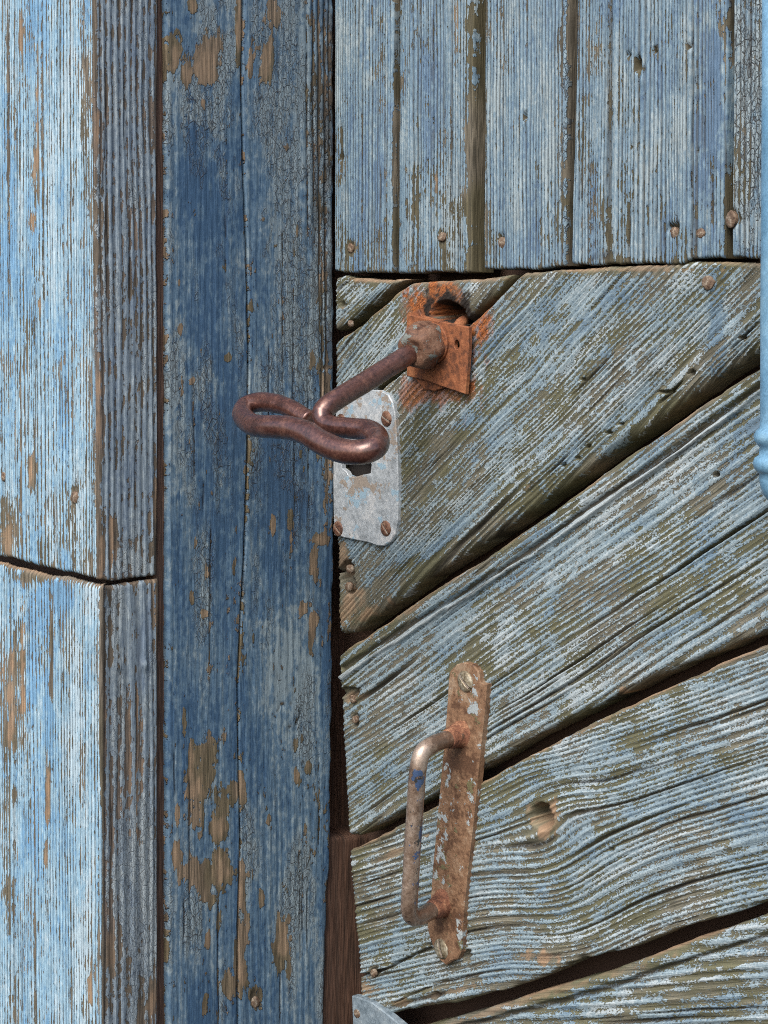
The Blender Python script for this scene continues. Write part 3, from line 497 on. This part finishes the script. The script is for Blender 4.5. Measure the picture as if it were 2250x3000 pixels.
slant([(1018, 2448), (1045, 2448), (1180, 2374), (1290, 2312), (1400, 2252), (1520, 2180), (1636, 2122), (1800, 2040), (1973, 1957), (2100, 1908), (2214, 1860), (2330, 1804)],
      [(992, 1925), (1020, 1896), (1100, 1848), (1250, 1742), (1400, 1652), (1600, 1512), (1841, 1334), (1960, 1258), (2080, 1170), (2223, 1079), (2330, 1010)], 32, per=.0040, amp=.0010, ds=.0018, warp=.012, rnd=(.005, .0025, .004, .002), ncrack=26,
      cracks=[((1110, 2010), .035, .05, .002, .004), ((1600, 2040), .10, .12, .0011, .003), ((1500, 2120), .08, .06, .001, .003), ((1900, 1850), .12, .12, .0011, .003), ((2150, 1440), .05, .06, .0012, .003), ((2150, 1560), .06, .08, .0012, .003), ((1250, 2070), .05, .07, .0009, .003), ((1700, 1930), .1, .1, .001, .003), ((1100, 2360), .03, .06, .0009, .002), ((2000, 1660), .1, .1, .001, .003), ((1450, 2000), .05, .08, .0008, .002), ((1200, 2250), .04, .05, .0009, .002)],
      lines=[([(1000, 1960), (1120, 1880), (1250, 1800), (1420, 1695), (1560, 1606), (1700, 1500), (1850, 1400), (2000, 1300), (2130, 1200), (2250, 1110)], 11, .0032), ([(1000, 1985), (1250, 1822), (1560, 1628), (1850, 1420), (2000, 1318), (2130, 1222), (2250, 1132)], 9, -.0030)],
      holes=[(2097, 1391, 9, 8, .005), (1022, 2030, 26, 20, .004), (1038, 2108, 14, 20, .003)],
      peel=[(1700, 1750, 220, 70, .30, -30), (1900, 1800, 180, 60, .25, -30), (2050, 1480, 90, 26, .4, -33), (1380, 1920, 60, 60, .45), (2130, 1760, 100, 60, .25), (1500, 1800, 90, 50, .2), (1560, 2060, 120, 40, .1), (1980, 1580, 60, 40, .3), (1860, 1640, 60, 40, .25), (1200, 2100, 90, 60, .1), (1600, 1600, 100, 16, .35, -34), (1250, 1750, 300, 8, .35, -32), (1160, 2180, 40, 30, .2)],
      tan=[(1030, 2040, 30, 12, .6), (1822, 2030, 14, 10, .9), (1200, 1790, 60, 6, .6, -33), (1075, 1868, 30, 6, .6, -33)],
      tint=[(2140, 1380, 60, 90, -.35), (2060, 1600, 40, 150, -.45), (1300, 2100, 130, 90, .25), (1150, 1920, 80, 50, -.1), (1800, 1500, 80, 60, -.15), (1700, 2000, 160, 60, .25), (1450, 1950, 60, 60, .2), (1860, 1460, 80, 60, .1), (2190, 1250, 50, 30, -.6)], seed=304)
slant([(1060, 2990), (1180, 2962), (1330, 2940), (1520, 2888), (1650, 2836), (1700, 2806), (1732, 2806), (1780, 2792), (1860, 2776), (1973, 2726), (2100, 2690), (2250, 2640), (2330, 2614)],
      [(1022, 2490), (1045, 2484), (1180, 2412), (1290, 2352), (1400, 2296), (1520, 2228), (1636, 2170), (1800, 2086), (1973, 2006), (2100, 1948), (2214, 1902), (2330, 1850)], 24, per=.0037, amp=.0014, ds=.0018, warp=.008, rnd=(.004, .003, .004, .002), ncrack=24,
      knots=[(1585, 2410, .026, .055, .085), (1640, 2250, -.008, .03, .03)],
      cracks=[((1560, 2480), .05, .03, .0012, .003), ((1750, 2290), .06, .10, .0012, .003), ((1900, 2330), .10, .1, .001, .003), ((2000, 2400), .09, .1, .001, .003), ((1800, 2440), .05, .07, .001, .003), ((1100, 2640), .03, .03, .0010, .003), ((1130, 2690), .04, .05, .001, .003), ((1300, 2650), .05, .06, .0009, .002), ((1450, 2560), .05, .05, .0008, .002), ((1980, 2600), .12, .08, .0016, .003), ((2050, 2120), .06, .08, .001, .003), ((1150, 2560), .03, .05, .0008, .002), ((1420, 2720), .05, .05, .0009, .002), ((1380, 2860), .05, .04, .0008, .002)],
      lines=[([(1035, 2862), (1085, 2858), (1150, 2828), (1215, 2794), (1262, 2776)], 5, .004), ([(1250, 2770), (1330, 2745), (1420, 2720)], 3, .002), ([(1150, 2940), (1290, 2880), (1400, 2862)], 3, .002), ([(1120, 2960), (1300, 2912)], 7, .002)],
      holes=[(1588, 2392, 31, 37, .015), (1366, 2800, 11, 18, .006), (1275, 2915, 10, 12, .004), (1790, 2490, 8, 6, .003), (1095, 2848, 14, 14, .003)],
      peel=[(2000, 2260, 160, 30, .2, -24), (1900, 2680, 140, 30, .3, -20), (1640, 2800, 70, 30, .4), (1100, 2700, 60, 100, .3), (1060, 2560, 26, 120, .45), (1200, 2750, 60, 30, .2), (1450, 2330, 40, 40, .25), (2130, 2560, 90, 60, .25), (1150, 2500, 120, 20, .35, -26), (1330, 2830, 60, 40, .2), (1300, 2890, 120, 10, .4, -12), (1900, 2160, 80, 30, .15), (2180, 2080, 60, 30, .15), (1588, 2392, 40, 46, .3)],
      tan=[(1588, 2396, 36, 42, 1.0), (1600, 2805, 40, 14, .9), (1090, 2900, 50, 22, .5), (1180, 2940, 70, 12, .6), (1170, 2490, 80, 7, .5, -26), (1300, 2910, 90, 6, .4, -14), (1500, 2240, 100, 5, .5, -28), (1750, 2120, 130, 5, .4, -27)],
      tint=[(1130, 2600, 70, 60, .2), (1200, 2880, 90, 40, .0), (1700, 2250, 100, 60, .2), (2050, 2230, 120, 50, -.2), (2150, 2370, 90, 50, -.25), (1480, 2620, 120, 100, .2)], seed=305)
slant([(1150, 3300), (1500, 3300), (2330, 3300)], [(1130, 3040), (1250, 3006), (1400, 2966), (1521, 2924), (1650, 2886), (1800, 2840), (1973, 2772), (2100, 2728), (2250, 2676), (2330, 2650)], 18.5, per=.0060, amp=.0014, ds=.002, rnd=(.0, .005, .003, .002), ncrack=8,
      lines=[([(1300, 3020), (1600, 2945), (1800, 2888), (1973, 2826), (2250, 2740), (2330, 2715)], 13, .0028)],
      peel=[(1700, 2880, 400, 26, .4, -17), (2000, 2870, 260, 14, .4, -18), (1900, 2950, 260, 14, .4, -18), (2150, 2950, 120, 20, .3, -18)], tan=[(1500, 2945, 300, 7, .4, -17)], tint=[(2100, 2830, 200, 20, -.4, -18), (1900, 2900, 300, 20, .5, -18)], cracks=[((2050, 2960), .05, .08, .001, .003), ((1900, 2990), .05, .08, .001, .003)], seed=306)

# nails: little domed heads, each a part of what it holds ------------------------------------------------------------------
def nail_mesh(r=0.0036, hgt=0.0011, seed=1):
    rn = random.Random(seed); bm = bmesh.new(); rings = []
    prof = [(1.0, -2.2), (1.0, 0.0), (0.93, 0.45), (0.62, 0.85), (0.28, 1.0)]
    for f, z in prof:
        rings.append([bm.verts.new((r * f * math.cos(t) * (1 + .12 * math.sin(2 * t + seed) + .05 * rn.uniform(-1, 1)), -hgt * z, r * f * math.sin(t) * (1 + .05 * rn.uniform(-1, 1)))) for t in [i * math.tau / 12 for i in range(12)]])
    for a, b in zip(rings, rings[1:]):
        for i in range(12): bm.faces.new((a[i], a[(i + 1) % 12], b[(i + 1) % 12], b[i]))
    bm.faces.new(rings[-1])
    me = bpy.data.meshes.new('nail'); bmesh.ops.recalc_face_normals(bm, faces=bm.faces); bm.to_mesh(me); bm.free()
    me.polygons.foreach_set('use_smooth', [True] * len(me.polygons)); me.materials.append(MAT['nail']); return me
NM = [nail_mesh(seed=i) for i in range(4)]
def nail(px, py, parent, k=1.0, plane=('y', 0.0), tilt=(0, 0), proud=0.0008, i=[0]):
    i[0] += 1
    o = bpy.data.objects.new('nail', NM[i[0] % 4]); col.objects.link(o); o.parent = parent
    p = on_y(px, py, plane[1]) if plane[0] == 'y' else on_x(px, py, plane[1])
    p = p + (Vector((0, -proud, 0)) if plane[0] == 'y' else Vector((proud, 0, 0)))
    o.matrix_parent_inverse = Matrix.Translation(-Vector(parent.location))
    rz = 0 if plane[0] == 'y' else math.pi / 2
    o.location = p; o.rotation_euler = (math.radians(tilt[0]), i[0] * 1.3, rz + math.radians(tilt[1])); o.scale = (k, 0.75, k)
    return o
for a in [(1029, 727, 1.0), (1297, 694, .95, (10, 15)), (1472, 711, 1.05), (1977, 682, .95), (2055, 683, .9), (2143, 643, 1.35, (0, -12)), (2075, 828, 1.25), (1025, 1667, 1.0), (1024, 1718, .95, (0, 25)), (1034, 2048, .9), (1041, 2108, .85, (20, 25)), (1095, 2851, .85), (1027, 948, .7)]:
    nail(a[0], a[1], door, a[2] * 0.95, ('y', 0.0), a[3] if len(a) > 3 else (0, 0), 0.0006)
nail(220, 1457, post, 1.15, ('y', YF), (0, 0), 0.0004)
nail(10, 1397, post, .9, ('y', YF), (0, 0), 0.0)
nail(752, 2938, jamb, 1.1, PS, (0, 0), -0.0012)

# ------------------------------------------------------------------ hardware
def catmull(P, n=8):
    out = []; m = len(P)
    for i in range(m - 1):
        p0, p1, p2, p3 = P[max(i - 1, 0)], P[i], P[i + 1], P[min(i + 2, m - 1)]
        for j in range(n):
            t = j / n
            out.append(0.5 * ((2 * p1) + (p2 - p0) * t + (2 * p0 - 5 * p1 + 4 * p2 - p3) * t * t + (3 * p1 - p0 - 3 * p2 + p3) * t ** 3))
    out.append(P[-1]); return out
def tube(name, path, rad, mat, parent, seg=20, cap=0.5, dents=0.0, fattr=None):
    """swept round bar; rad is a number or one radius per path point; rounded ends"""
    n = len(path); R = [rad] * n if np.isscalar(rad) else list(rad)
    V, K = [], []
    T = [(path[min(i + 1, n - 1)] - path[max(i - 1, 0)]).normalized() for i in range(n)]
    u = T[0].orthogonal().normalized(); fr = []
    for t in T:
        u = (u - t * u.dot(t)).normalized(); fr.append((u, t.cross(u)))
    pts = [(path[0] - T[0] * R[0] * cap * z, R[0] * f, fr[0]) for f, z in ((0.35, 1.0), (0.8, 0.7))] + [(path[i], R[i], fr[i]) for i in range(n)] + [(path[-1] + T[-1] * R[-1] * cap * z, R[-1] * f, fr[-1]) for f, z in ((0.8, 0.7), (0.35, 1.0))]
    bm = bmesh.new(); rings = []
    for j, (p, r, (a, b)) in enumerate(pts):
        rr = []
        for i in range(seg):
            t = i * math.tau / seg; d = 1 + dents * (float(noise(np.array(j * 0.23), np.array(i * 0.5), 77)) - 0.5) * 2
            rr.append(bm.verts.new(p + (a * math.cos(t) + b * math.sin(t)) * r * d))
        rings.append(rr)
    for a, b in zip(rings, rings[1:]):
        for i in range(seg): bm.faces.new((a[i], a[(i + 1) % seg], b[(i + 1) % seg], b[i]))
    bm.faces.new(rings[0][::-1]); bm.faces.new(rings[-1])
    bmesh.ops.recalc_face_normals(bm, faces=bm.faces)
    o = bm_obj(name, bm, mat, parent, True)
    if fattr:
        me = o.data; X, Y = project(np.array([v.co for v in me.vertices]))
        for nme, f in fattr.items():
            at = me.attributes.new(nme, 'FLOAT', 'POINT'); at.data.foreach_set('value', f(X, Y).astype(np.float32))
    return o
def offset_poly(P, d):
    n = len(P); out = []
    A = sum(P[i][0] * P[(i + 1) % n][1] - P[(i + 1) % n][0] * P[i][1] for i in range(n)); sg = 1 if A > 0 else -1
    for i in range(n):
        p0, p1, p2 = Vector(P[i - 1]), Vector(P[i]), Vector(P[(i + 1) % n])
        e1, e2 = (p1 - p0).normalized(), (p2 - p1).normalized()
        n1, n2 = Vector((-e1.y, e1.x)) * sg, Vector((-e2.y, e2.x)) * sg
        m = (n1 + n2); m = m / max(m.length_squared / 2, 0.5)
        out.append(tuple(p1 + m * d))
    return out
def smooth_closed(P, n=4):
    P = [Vector((*p, 0)) for p in P]; m = len(P); out = []
    for i in range(m):
        p0, p1, p2, p3 = P[i - 1], P[i], P[(i + 1) % m], P[(i + 2) % m]
        for j in range(n):
            t = j / n; q = 0.5 * ((2 * p1) + (p2 - p0) * t + (2 * p0 - 5 * p1 + 4 * p2 - p3) * t * t + (3 * p1 - p0 - 3 * p2 + p3) * t ** 3)
            out.append((q.x, q.y))
    return out
def plate(name, px, parent, mat, y=0.0, h=0.003, thick=0.002, bev=0.0006, hole=None, tilt=(0, 0), smooth=0, fattr=None):
    """sheet cut to an outline on the door's face; tilt lifts it (metres) by metre along x and z"""
    P = [(lambda q: (q.x, q.z))(on_y(a, b, y - h)) for a, b in px]
    if smooth: P = smooth_closed(P, smooth)
    cx, cz = sum(p[0] for p in P) / len(P), sum(p[1] for p in P) / len(P)
    def w3(p, hh): return (p[0], y - hh - (p[0] - cx) * tilt[0] - (p[1] - cz) * tilt[1], p[1])
    bm = bmesh.new()
    def ringv(Q, hh): return [bm.verts.new(w3(p, hh)) for p in Q]
    def wall(a, b):
        for i in range(len(a)): bm.faces.new((a[i], a[(i + 1) % len(a)], b[(i + 1) % len(b)], b[i]))
    r0, r1, r2 = ringv(P, h - thick), ringv(P, h - bev), ringv(offset_poly(P, bev), h)
    wall(r0, r1); wall(r1, r2); loops = [r2]
    for hl in (hole or []):
        Hh = [(lambda q: (q.x, q.z))(on_y(a, b, y - h)) for a, b in hl]
        q0, q1, q2 = ringv(Hh, h - thick), ringv(Hh, h - bev * .6), ringv(offset_poly(Hh, -bev * .6), h)
        wall(q0, q1); wall(q1, q2); loops.append(q2)
    ed = []
    for l in loops:
        for i in range(len(l)): ed.append(bm.edges.get((l[i], l[(i + 1) % len(l)])))
    res = bmesh.ops.triangle_fill(bm, use_beauty=True, use_dissolve=False, edges=ed)
    if fattr:
        fs = [f for f in res['geom'] if isinstance(f, bmesh.types.BMFace)]
        for _ in range(4):
            es = list({e for f in fs if f.is_valid for e in f.edges if e.calc_length() > 0.004})
            if not es: break
            r = bmesh.ops.subdivide_edges(bm, edges=es, cuts=1, use_grid_fill=False)
            bmesh.ops.triangulate(bm, faces=[f for f in bm.faces if len(f.verts) > 4])
            fs = [f for f in bm.faces]
    bmesh.ops.recalc_face_normals(bm, faces=bm.faces)
    o = bm_obj(name, bm, mat, parent, False)
    if fattr:
        me = o.data; X, Y = project(np.array([v.co for v in me.vertices]))
        for nme, f in fattr.items():
            at = me.attributes.new(nme, 'FLOAT', 'POINT'); at.data.foreach_set('value', f(X, Y).astype(np.float32))
    return o
def screw(px, py, y, parent, mat, r=0.0052, slot=30, dome=0.0018, tilt=(0, 0)):
    """slotted round head: the slot is a real groove between two half domes"""
    bm = bmesh.new(); seg = 24; n = 9; sw = r * 0.13
    def dep(x, z):
        d = min(1, math.hypot(x, z) / r); v = dome * math.sqrt(max(0, 1 - d * d * 0.92)); return v
    grid = {}
    rows = [-1, -.8, -.6, -.4, -.22, -.131, -.13, .13, .131, .22, .4, .6, .8, 1]
    for j, v in enumerate(rows):
        hw = math.sqrt(max(0.0, 1 - v * v * 0.999))
        for i in range(n):
            uu = (-1 + 2 * i / (n - 1)) * hw; x, z = uu * r, v * r
            hh = dep(x, z) if abs(v) > .1305 else dep(x, z) * 0.35 + 0.0002
            grid[j, i] = bm.verts.new((x, -hh, z))
    for j in range(len(rows) - 1):
        for i in range(n - 1): bm.faces.new((grid[j, i], grid[j, i + 1], grid[j + 1, i + 1], grid[j + 1, i]))
    rim = [grid[0, i] for i in range(n)] + [grid[j, n - 1] for j in range(1, len(rows))] + [grid[len(rows) - 1, i] for i in range(n - 2, -1, -1)] + [grid[j, 0] for j in range(len(rows) - 2, 0, -1)]
    low = [bm.verts.new((v.co.x, 0.0015, v.co.z)) for v in rim]
    for i in range(len(rim)): 
        k = (i + 1) % len(rim); bm.faces.new((rim[i], rim[k], low[k], low[i]))
    bmesh.ops.remove_doubles(bm, verts=bm.verts, dist=1e-6); bmesh.ops.recalc_face_normals(bm, faces=bm.faces)
    p = on_y(px, py, y)
    M = Matrix.Translation(p) @ Matrix.Rotation(math.radians(tilt[0]), 4, 'X') @ Matrix.Rotation(math.radians(tilt[1]), 4, 'Z') @ Matrix.Rotation(math.radians(slot), 4, 'Y')
    bm.transform(M); bm.normal_update()
    o = bm_obj('screw', bm, mat, parent, True)
    b2 = bmesh.new(); bmesh.ops.create_cube(b2, size=1, matrix=M @ Matrix.Translation((0, -dome * 0.5, 0)) @ Matrix.Diagonal((r * 1.62, dome * 0.5, r * 0.2, 1)))
    m2 = bpy.data.meshes.new('slot'); b2.to_mesh(m2); b2.free(); m2.materials.append(MAT['slot'])
    k = bpy.data.objects.new('slot', m2); col.objects.link(k); k.parent = o; k.matrix_parent_inverse = Matrix.Identity(4)
    return o

# keyhole plate
e_c = on_y(1068, 1600, -0.003)
esc = empty('keyhole_plate', e_c, 'pale metal keyhole plate with rounded corners and brown slotted screws', 'keyhole plate')
esc_out = [(978, 1568), (976, 1500), (975, 1400), (976, 1300), (982, 1215), (995, 1180), (1030, 1153), (1070, 1142), (1112, 1143), (1138, 1156), (1150, 1180), (1156, 1210), (1160, 1262), (1163, 1320), (1165, 1390), (1165, 1460), (1164, 1525), (1156, 1566), (1142, 1588), (1124, 1600), (1104, 1599), (1080, 1590), (1030, 1580)]
key = [(1001, 1350), (1001, 1372), (1014, 1381), (1020, 1392), (1036, 1399), (1050, 1395), (1062, 1391), (1085, 1387), (1088, 1362), (1080, 1345), (1066, 1318), (1044, 1306), (1022, 1316), (1010, 1335)]
def coat_esc(X, Y): return blob(X, Y, [(1080, 1430, 40, 50, .12), (1060, 1420, 30, 30, .2), (1000, 1450, 20, 60, .1), (1130, 1230, 20, 100, .1)], 3)
plate('plate', esc_out, esc, MAT['zinc'], 0.0, 0.0032, 0.004, 0.0007, hole=[key], fattr={'coat': coat_esc})
plate('keyhole_shade', [(990, 1300), (1096, 1300), (1096, 1402), (990, 1402)], esc, MAT['dark'], 0.0, -0.006, 0.006, 0.0005)  # near-black sheet standing in for the darkness inside the keyhole
for (x, y, s) in ((1133, 1227, 25), (1131, 1548, 50), (991, 1549, 40)): screw(x, y, -0.0030, esc, MAT['screw'], 0.0056, s)
screw(1000, 1235, -0.0030, esc, MAT['screw'], 0.0056, 60)

# twisted iron handle
h_base = on_y(1240, 1010, 0.0)
lev = empty('twisted_handle', h_base, 'brown iron handle bent into a figure eight loop on rusty square plate', 'door handle')
path = [(1262, 998, .004), (1240, 1012, -.012), (1190, 1043, -.030), (1130, 1081, -.048), (1070, 1119, -.066), (1000, 1162, -.088), (962, 1188, -.099), (944, 1212, -.104), (952, 1237, -.105), (985, 1250, -.104), (1030, 1255, -.102), (1078, 1261, -.101), (1104, 1280, -.105), (1103, 1306, -.115), (1066, 1324, -.123),
        (1005, 1321, -.128), (950, 1300, -.130), (900, 1270, -.131), (850, 1254, -.132), (790, 1250, -.133), (740, 1244, -.130), (711, 1218, -.121), (720, 1191, -.110), (756, 1178, -.105), (805, 1181, -.103), (850, 1196, -.103), (890, 1220, -.103), (906, 1230, -.103)]
P3 = catmull([on_y(*p) for p in path], 7)
rad = []
for i in range(len(P3)):
    f = i / (len(P3) - 1); r = 0.0069
    if f > 0.26: r = 0.0065 + 0.0012 * sstep(0.3, 0.55, f) * (1 - sstep(0.62, 0.9, f))
    if f > 0.9: r = 0.0061
    rad.append(float(r))
tube('grip', P3, rad, MAT['grip'], lev, 24, 0.25, 0.02)
# collar: a lumpy faceted knob on the shaft
ax = (P3[14] - P3[3]).normalized(); cpt = on_y(1243, 1010, -0.014)
u = ax.orthogonal().normalized(); v = ax.cross(u); bm = bmesh.new(); rings = []
prof = [(-0.016, 0.0115), (-0.013, 0.0135), (-0.006, 0.0158), (0.000, 0.0166), (0.006, 0.0162), (0.011, 0.0145), (0.0145, 0.0118), (0.0160, 0.0092), (0.0150, 0.0070)]
for z, r in prof:
    rr = []
    for i in range(36):
        t = i * math.tau / 36; facet = 1 - 0.10 * abs(math.sin(3 * t)) ** 2 * (0.4 + (abs(z) < 0.012)) + 0.02 * (float(noise(np.array(t * 3), np.array(z * 300), 8)) - .5)
        rr.append(bm.verts.new(cpt + ax * z + (u * math.cos(t) + v * math.sin(t)) * r * facet))
    rings.append(rr)
for a, b in zip(rings, rings[1:]):
    for i in range(36): bm.faces.new((a[i], a[(i + 1) % 36], b[(i + 1) % 36], b[i]))
bm.faces.new(rings[0][::-1]); bm.faces.new(rings[-1]); bmesh.ops.recalc_face_normals(bm, faces=bm.faces)
bm_obj('collar', bm, MAT['collar'], lev, True)
plate('mounting_plate', [(1199, 921), (1240, 931), (1290, 941), (1376, 958), (1374, 1020), (1368, 1090), (1361, 1155), (1345, 1150), (1290, 1132), (1250, 1117), (1187, 1102), (1190, 1040), (1194, 980)], lev, MAT['rust'], 0.0, 0.0068, 0.0034, 0.0006, tilt=(0.02, 0.03),
      hole=[[(1340 + 8 * math.cos(t), 1010 + 14 * math.sin(t)) for t in [i * math.tau / 12 for i in range(12)]]])
plate('washer', [(1262 + 47 * math.cos(t), 1006 + 62 * math.sin(t)) for t in [i * math.tau / 28 for i in range(28)]], lev, MAT['rust'], 0.0, 0.0092, 0.004, 0.0006)
tube('spindle', [on_y(1372, 935, .03), on_y(1352, 946, .006), on_y(1335, 966, -.0035)], 0.0042, MAT['rust'], lev, 14, 0.6, 0.08)
plate('backing_plate', [(1190, 925), (1225, 905), (1235, 925), (1300, 942), (1318, 1130), (1270, 1146), (1240, 1140), (1222, 1116), (1195, 1090)], lev, MAT['rust'], 0.0, 0.0036, 0.004, 0.0005)

# pull handle
p_b = on_y(1300, 2828, -0.003)
pul = empty('pull_handle', p_b, 'rusty pull handle with bronze bar on a tall narrow screwed plate', 'pull handle')
pl_out = [(1259, 2750), (1250, 2716), (1253, 2694), (1262, 2610), (1267, 2538), (1282, 2370), (1297, 2211), (1306, 2100), (1311, 2030), (1313, 1990), (1318, 1966), (1336, 1947), (1360, 1940), (1386, 1948), (1401, 1968), (1406, 1998), (1412, 2002), (1424, 2006), (1421, 2060), (1408, 2180), (1397, 2290), (1384, 2420), (1370, 2540), (1358, 2660), (1352, 2740), (1349, 2790), (1337, 2812), (1322, 2816), (1306, 2828), (1288, 2814), (1278, 2796)]
def coat_pull(X, Y): return blob(X, Y, [(1385, 2040, 20, 60, .38), (1380, 2330, 16, 60, .25), (1290, 2450, 20, 160, .22), (1300, 2580, 30, 30, .3), (1345, 2730, 16, 60, .3), (1310, 2300, 14, 90, .2), (1340, 2180, 40, 70, -.4), (1300, 2650, 40, 50, -.3)], 9)
def tint_pull(X, Y): return blob(X, Y, [(1340, 2000, 60, 60, .35), (1345, 2190, 40, 70, -.35), (1350, 2260, 40, 60, -.45), (1310, 2680, 40, 60, -.2)], 10)
plate('plate', pl_out, pul, MAT['pull_plate'], 0.0, 0.0042, 0.0055, 0.0008, fattr={'coat': coat_pull, 'tint': tint_pull})
gp = [(1362, 2146, .000), (1345, 2156, -.006), (1318, 2164, -.0135), (1290, 2172, -.023), (1258, 2186, -.033), (1236, 2208, -.0395), (1226, 2245, -.042), (1220, 2310, -.042), (1214, 2400, -.0415), (1208, 2490, -.041), (1203, 2580, -.0405), (1199, 2645, -.040), (1200, 2672, -.0385), (1212, 2688, -.034), (1238, 2682, -.025), (1264, 2668, -.016), (1290, 2655, -.008), (1312, 2642, .000)]
G3 = catmull([on_y(*p) for p in gp], 7); gr = []
for i, q in enumerate(G3):
    f = i / (len(G3) - 1); d = abs(q.y)
    r = 0.0057
    gr.append(r)
def coat_bar(X, Y): return blob(X, Y, [(1222, 2290, 14, 40, .35), (1235, 2440, 10, 60, .3), (1225, 2550, 12, 60, .25), (1300, 2170, 60, 40, -1), (1230, 2200, 20, 40, -1), (1270, 2680, 60, 50, -1), (1190, 2400, 12, 200, -.3)], 12)
def tint_bar(X, Y): return blob(X, Y, [(1310, 2160, 60, 40, -.6), (1280, 2670, 60, 40, -.7), (1232, 2200, 26, 40, .8), (1200, 2500, 20, 160, .2)], 13)
MAT['pull_bar2'] = MAT['pull_bar']
tube('grip', G3, gr, MAT['pull_bar'], pul, 22, 0.3, 0.03, {'coat': coat_bar, 'tint': tint_bar})
for (x0, y0, x1, y1, x2, y2) in ((1356, 2151, 1330, 2160, 1312, 2166), (1306, 2645, 1284, 2658, 1266, 2667)):
    bp = [on_y(x0, y0, -.001), on_y((x0 + x1) / 2, (y0 + y1) / 2, -.0045), on_y(x1, y1, -.009), on_y(x2, y2, -.0155)]
    tube('boss', catmull(bp, 4), [.0122] * 1 + list(np.interp(np.linspace(0, 1, 12), [0, .25, .5, .8, 1], [.0112, .0090, .0077, .0070, .0063])), MAT['boss'], pul, 22, 0.1, 0.07)
screw(1364, 1996, -0.0042, pul, MAT['brass'], 0.0072, 40, .0024); screw(1293, 2780, -0.0042, pul, MAT['brass'], 0.0068, 70, .0018)

# corner strap at the foot of the gap
st = empty('corner_strap', on_y(1090, 3000, -.002), 'pale grey blue metal strap corner below the slanting board end', 'metal strap')
plate('plate', [(1030, 2918), (1046, 2920), (1090, 2938), (1130, 2968), (1176, 3006), (1190, 3120), (1036, 3120)], st, MAT['strap'], 0.0, 0.0045, 0.006, 0.0008)
nail(1060, 2965, st, 0.9, ('y', 0.0), (0, 0), 0.0046)

# turned rod at the edge
rc = on_y(2293, 1480, -0.045); R = 0.0125
rod = empty('turned_rod', rc, 'light blue turned metal rod with two ring mouldings and rusty tip', 'metal rod')
def zz(py): return on_y(2293, py, -0.045).z
prof = [(zz(1486), 0.0012), (zz(1482), .004), (zz(1470), .0072), (zz(1452), .0098), (zz(1430), .0114), (zz(1405), .0122), (zz(1388), .0123), (zz(1384), .0132), (zz(1372), .0150), (zz(1356), .0155), (zz(1342), .0146), (zz(1334), .0125), (zz(1312), .0121), (zz(1304), .0132), (zz(1292), .0150), (zz(1276), .0152), (zz(1262), .0138), (zz(1254), .0122), (zz(1230), .0119), (zz(900), .0121), (zz(400), .0120), (zz(-300), .0122)]
bm = bmesh.new(); rings = []
for z, r in prof: rings.append([bm.verts.new((rc.x + r * math.cos(t), rc.y + r * math.sin(t), z)) for t in [i * math.tau / 32 for i in range(32)]])
for a, b in zip(rings, rings[1:]):
    for i in range(32): bm.faces.new((a[i], a[(i + 1) % 32], b[(i + 1) % 32], b[i]))
bm.faces.new(rings[0][::-1]); bm.faces.new(rings[-1]); bmesh.ops.recalc_face_normals(bm, faces=bm.faces)
ro = bm_obj('shaft', bm, MAT['blue_rod'], rod, True)
X, Y = project(np.array([v.co for v in ro.data.vertices])); at = ro.data.attributes.new('coat', 'FLOAT', 'POINT')
at.data.foreach_set('value', blob(X, Y, [(2250, 1470, 40, 22, .5)], 4).astype(np.float32))
bx = Vector((rc.x + .004, 0, zz(500)))
tube('bracket', [Vector((bx.x, rc.y, bx.z)), Vector((bx.x, -.02, bx.z)), Vector((bx.x, .004, bx.z))], [.005, .005, .008], MAT['blue_rod'], rod, 14)
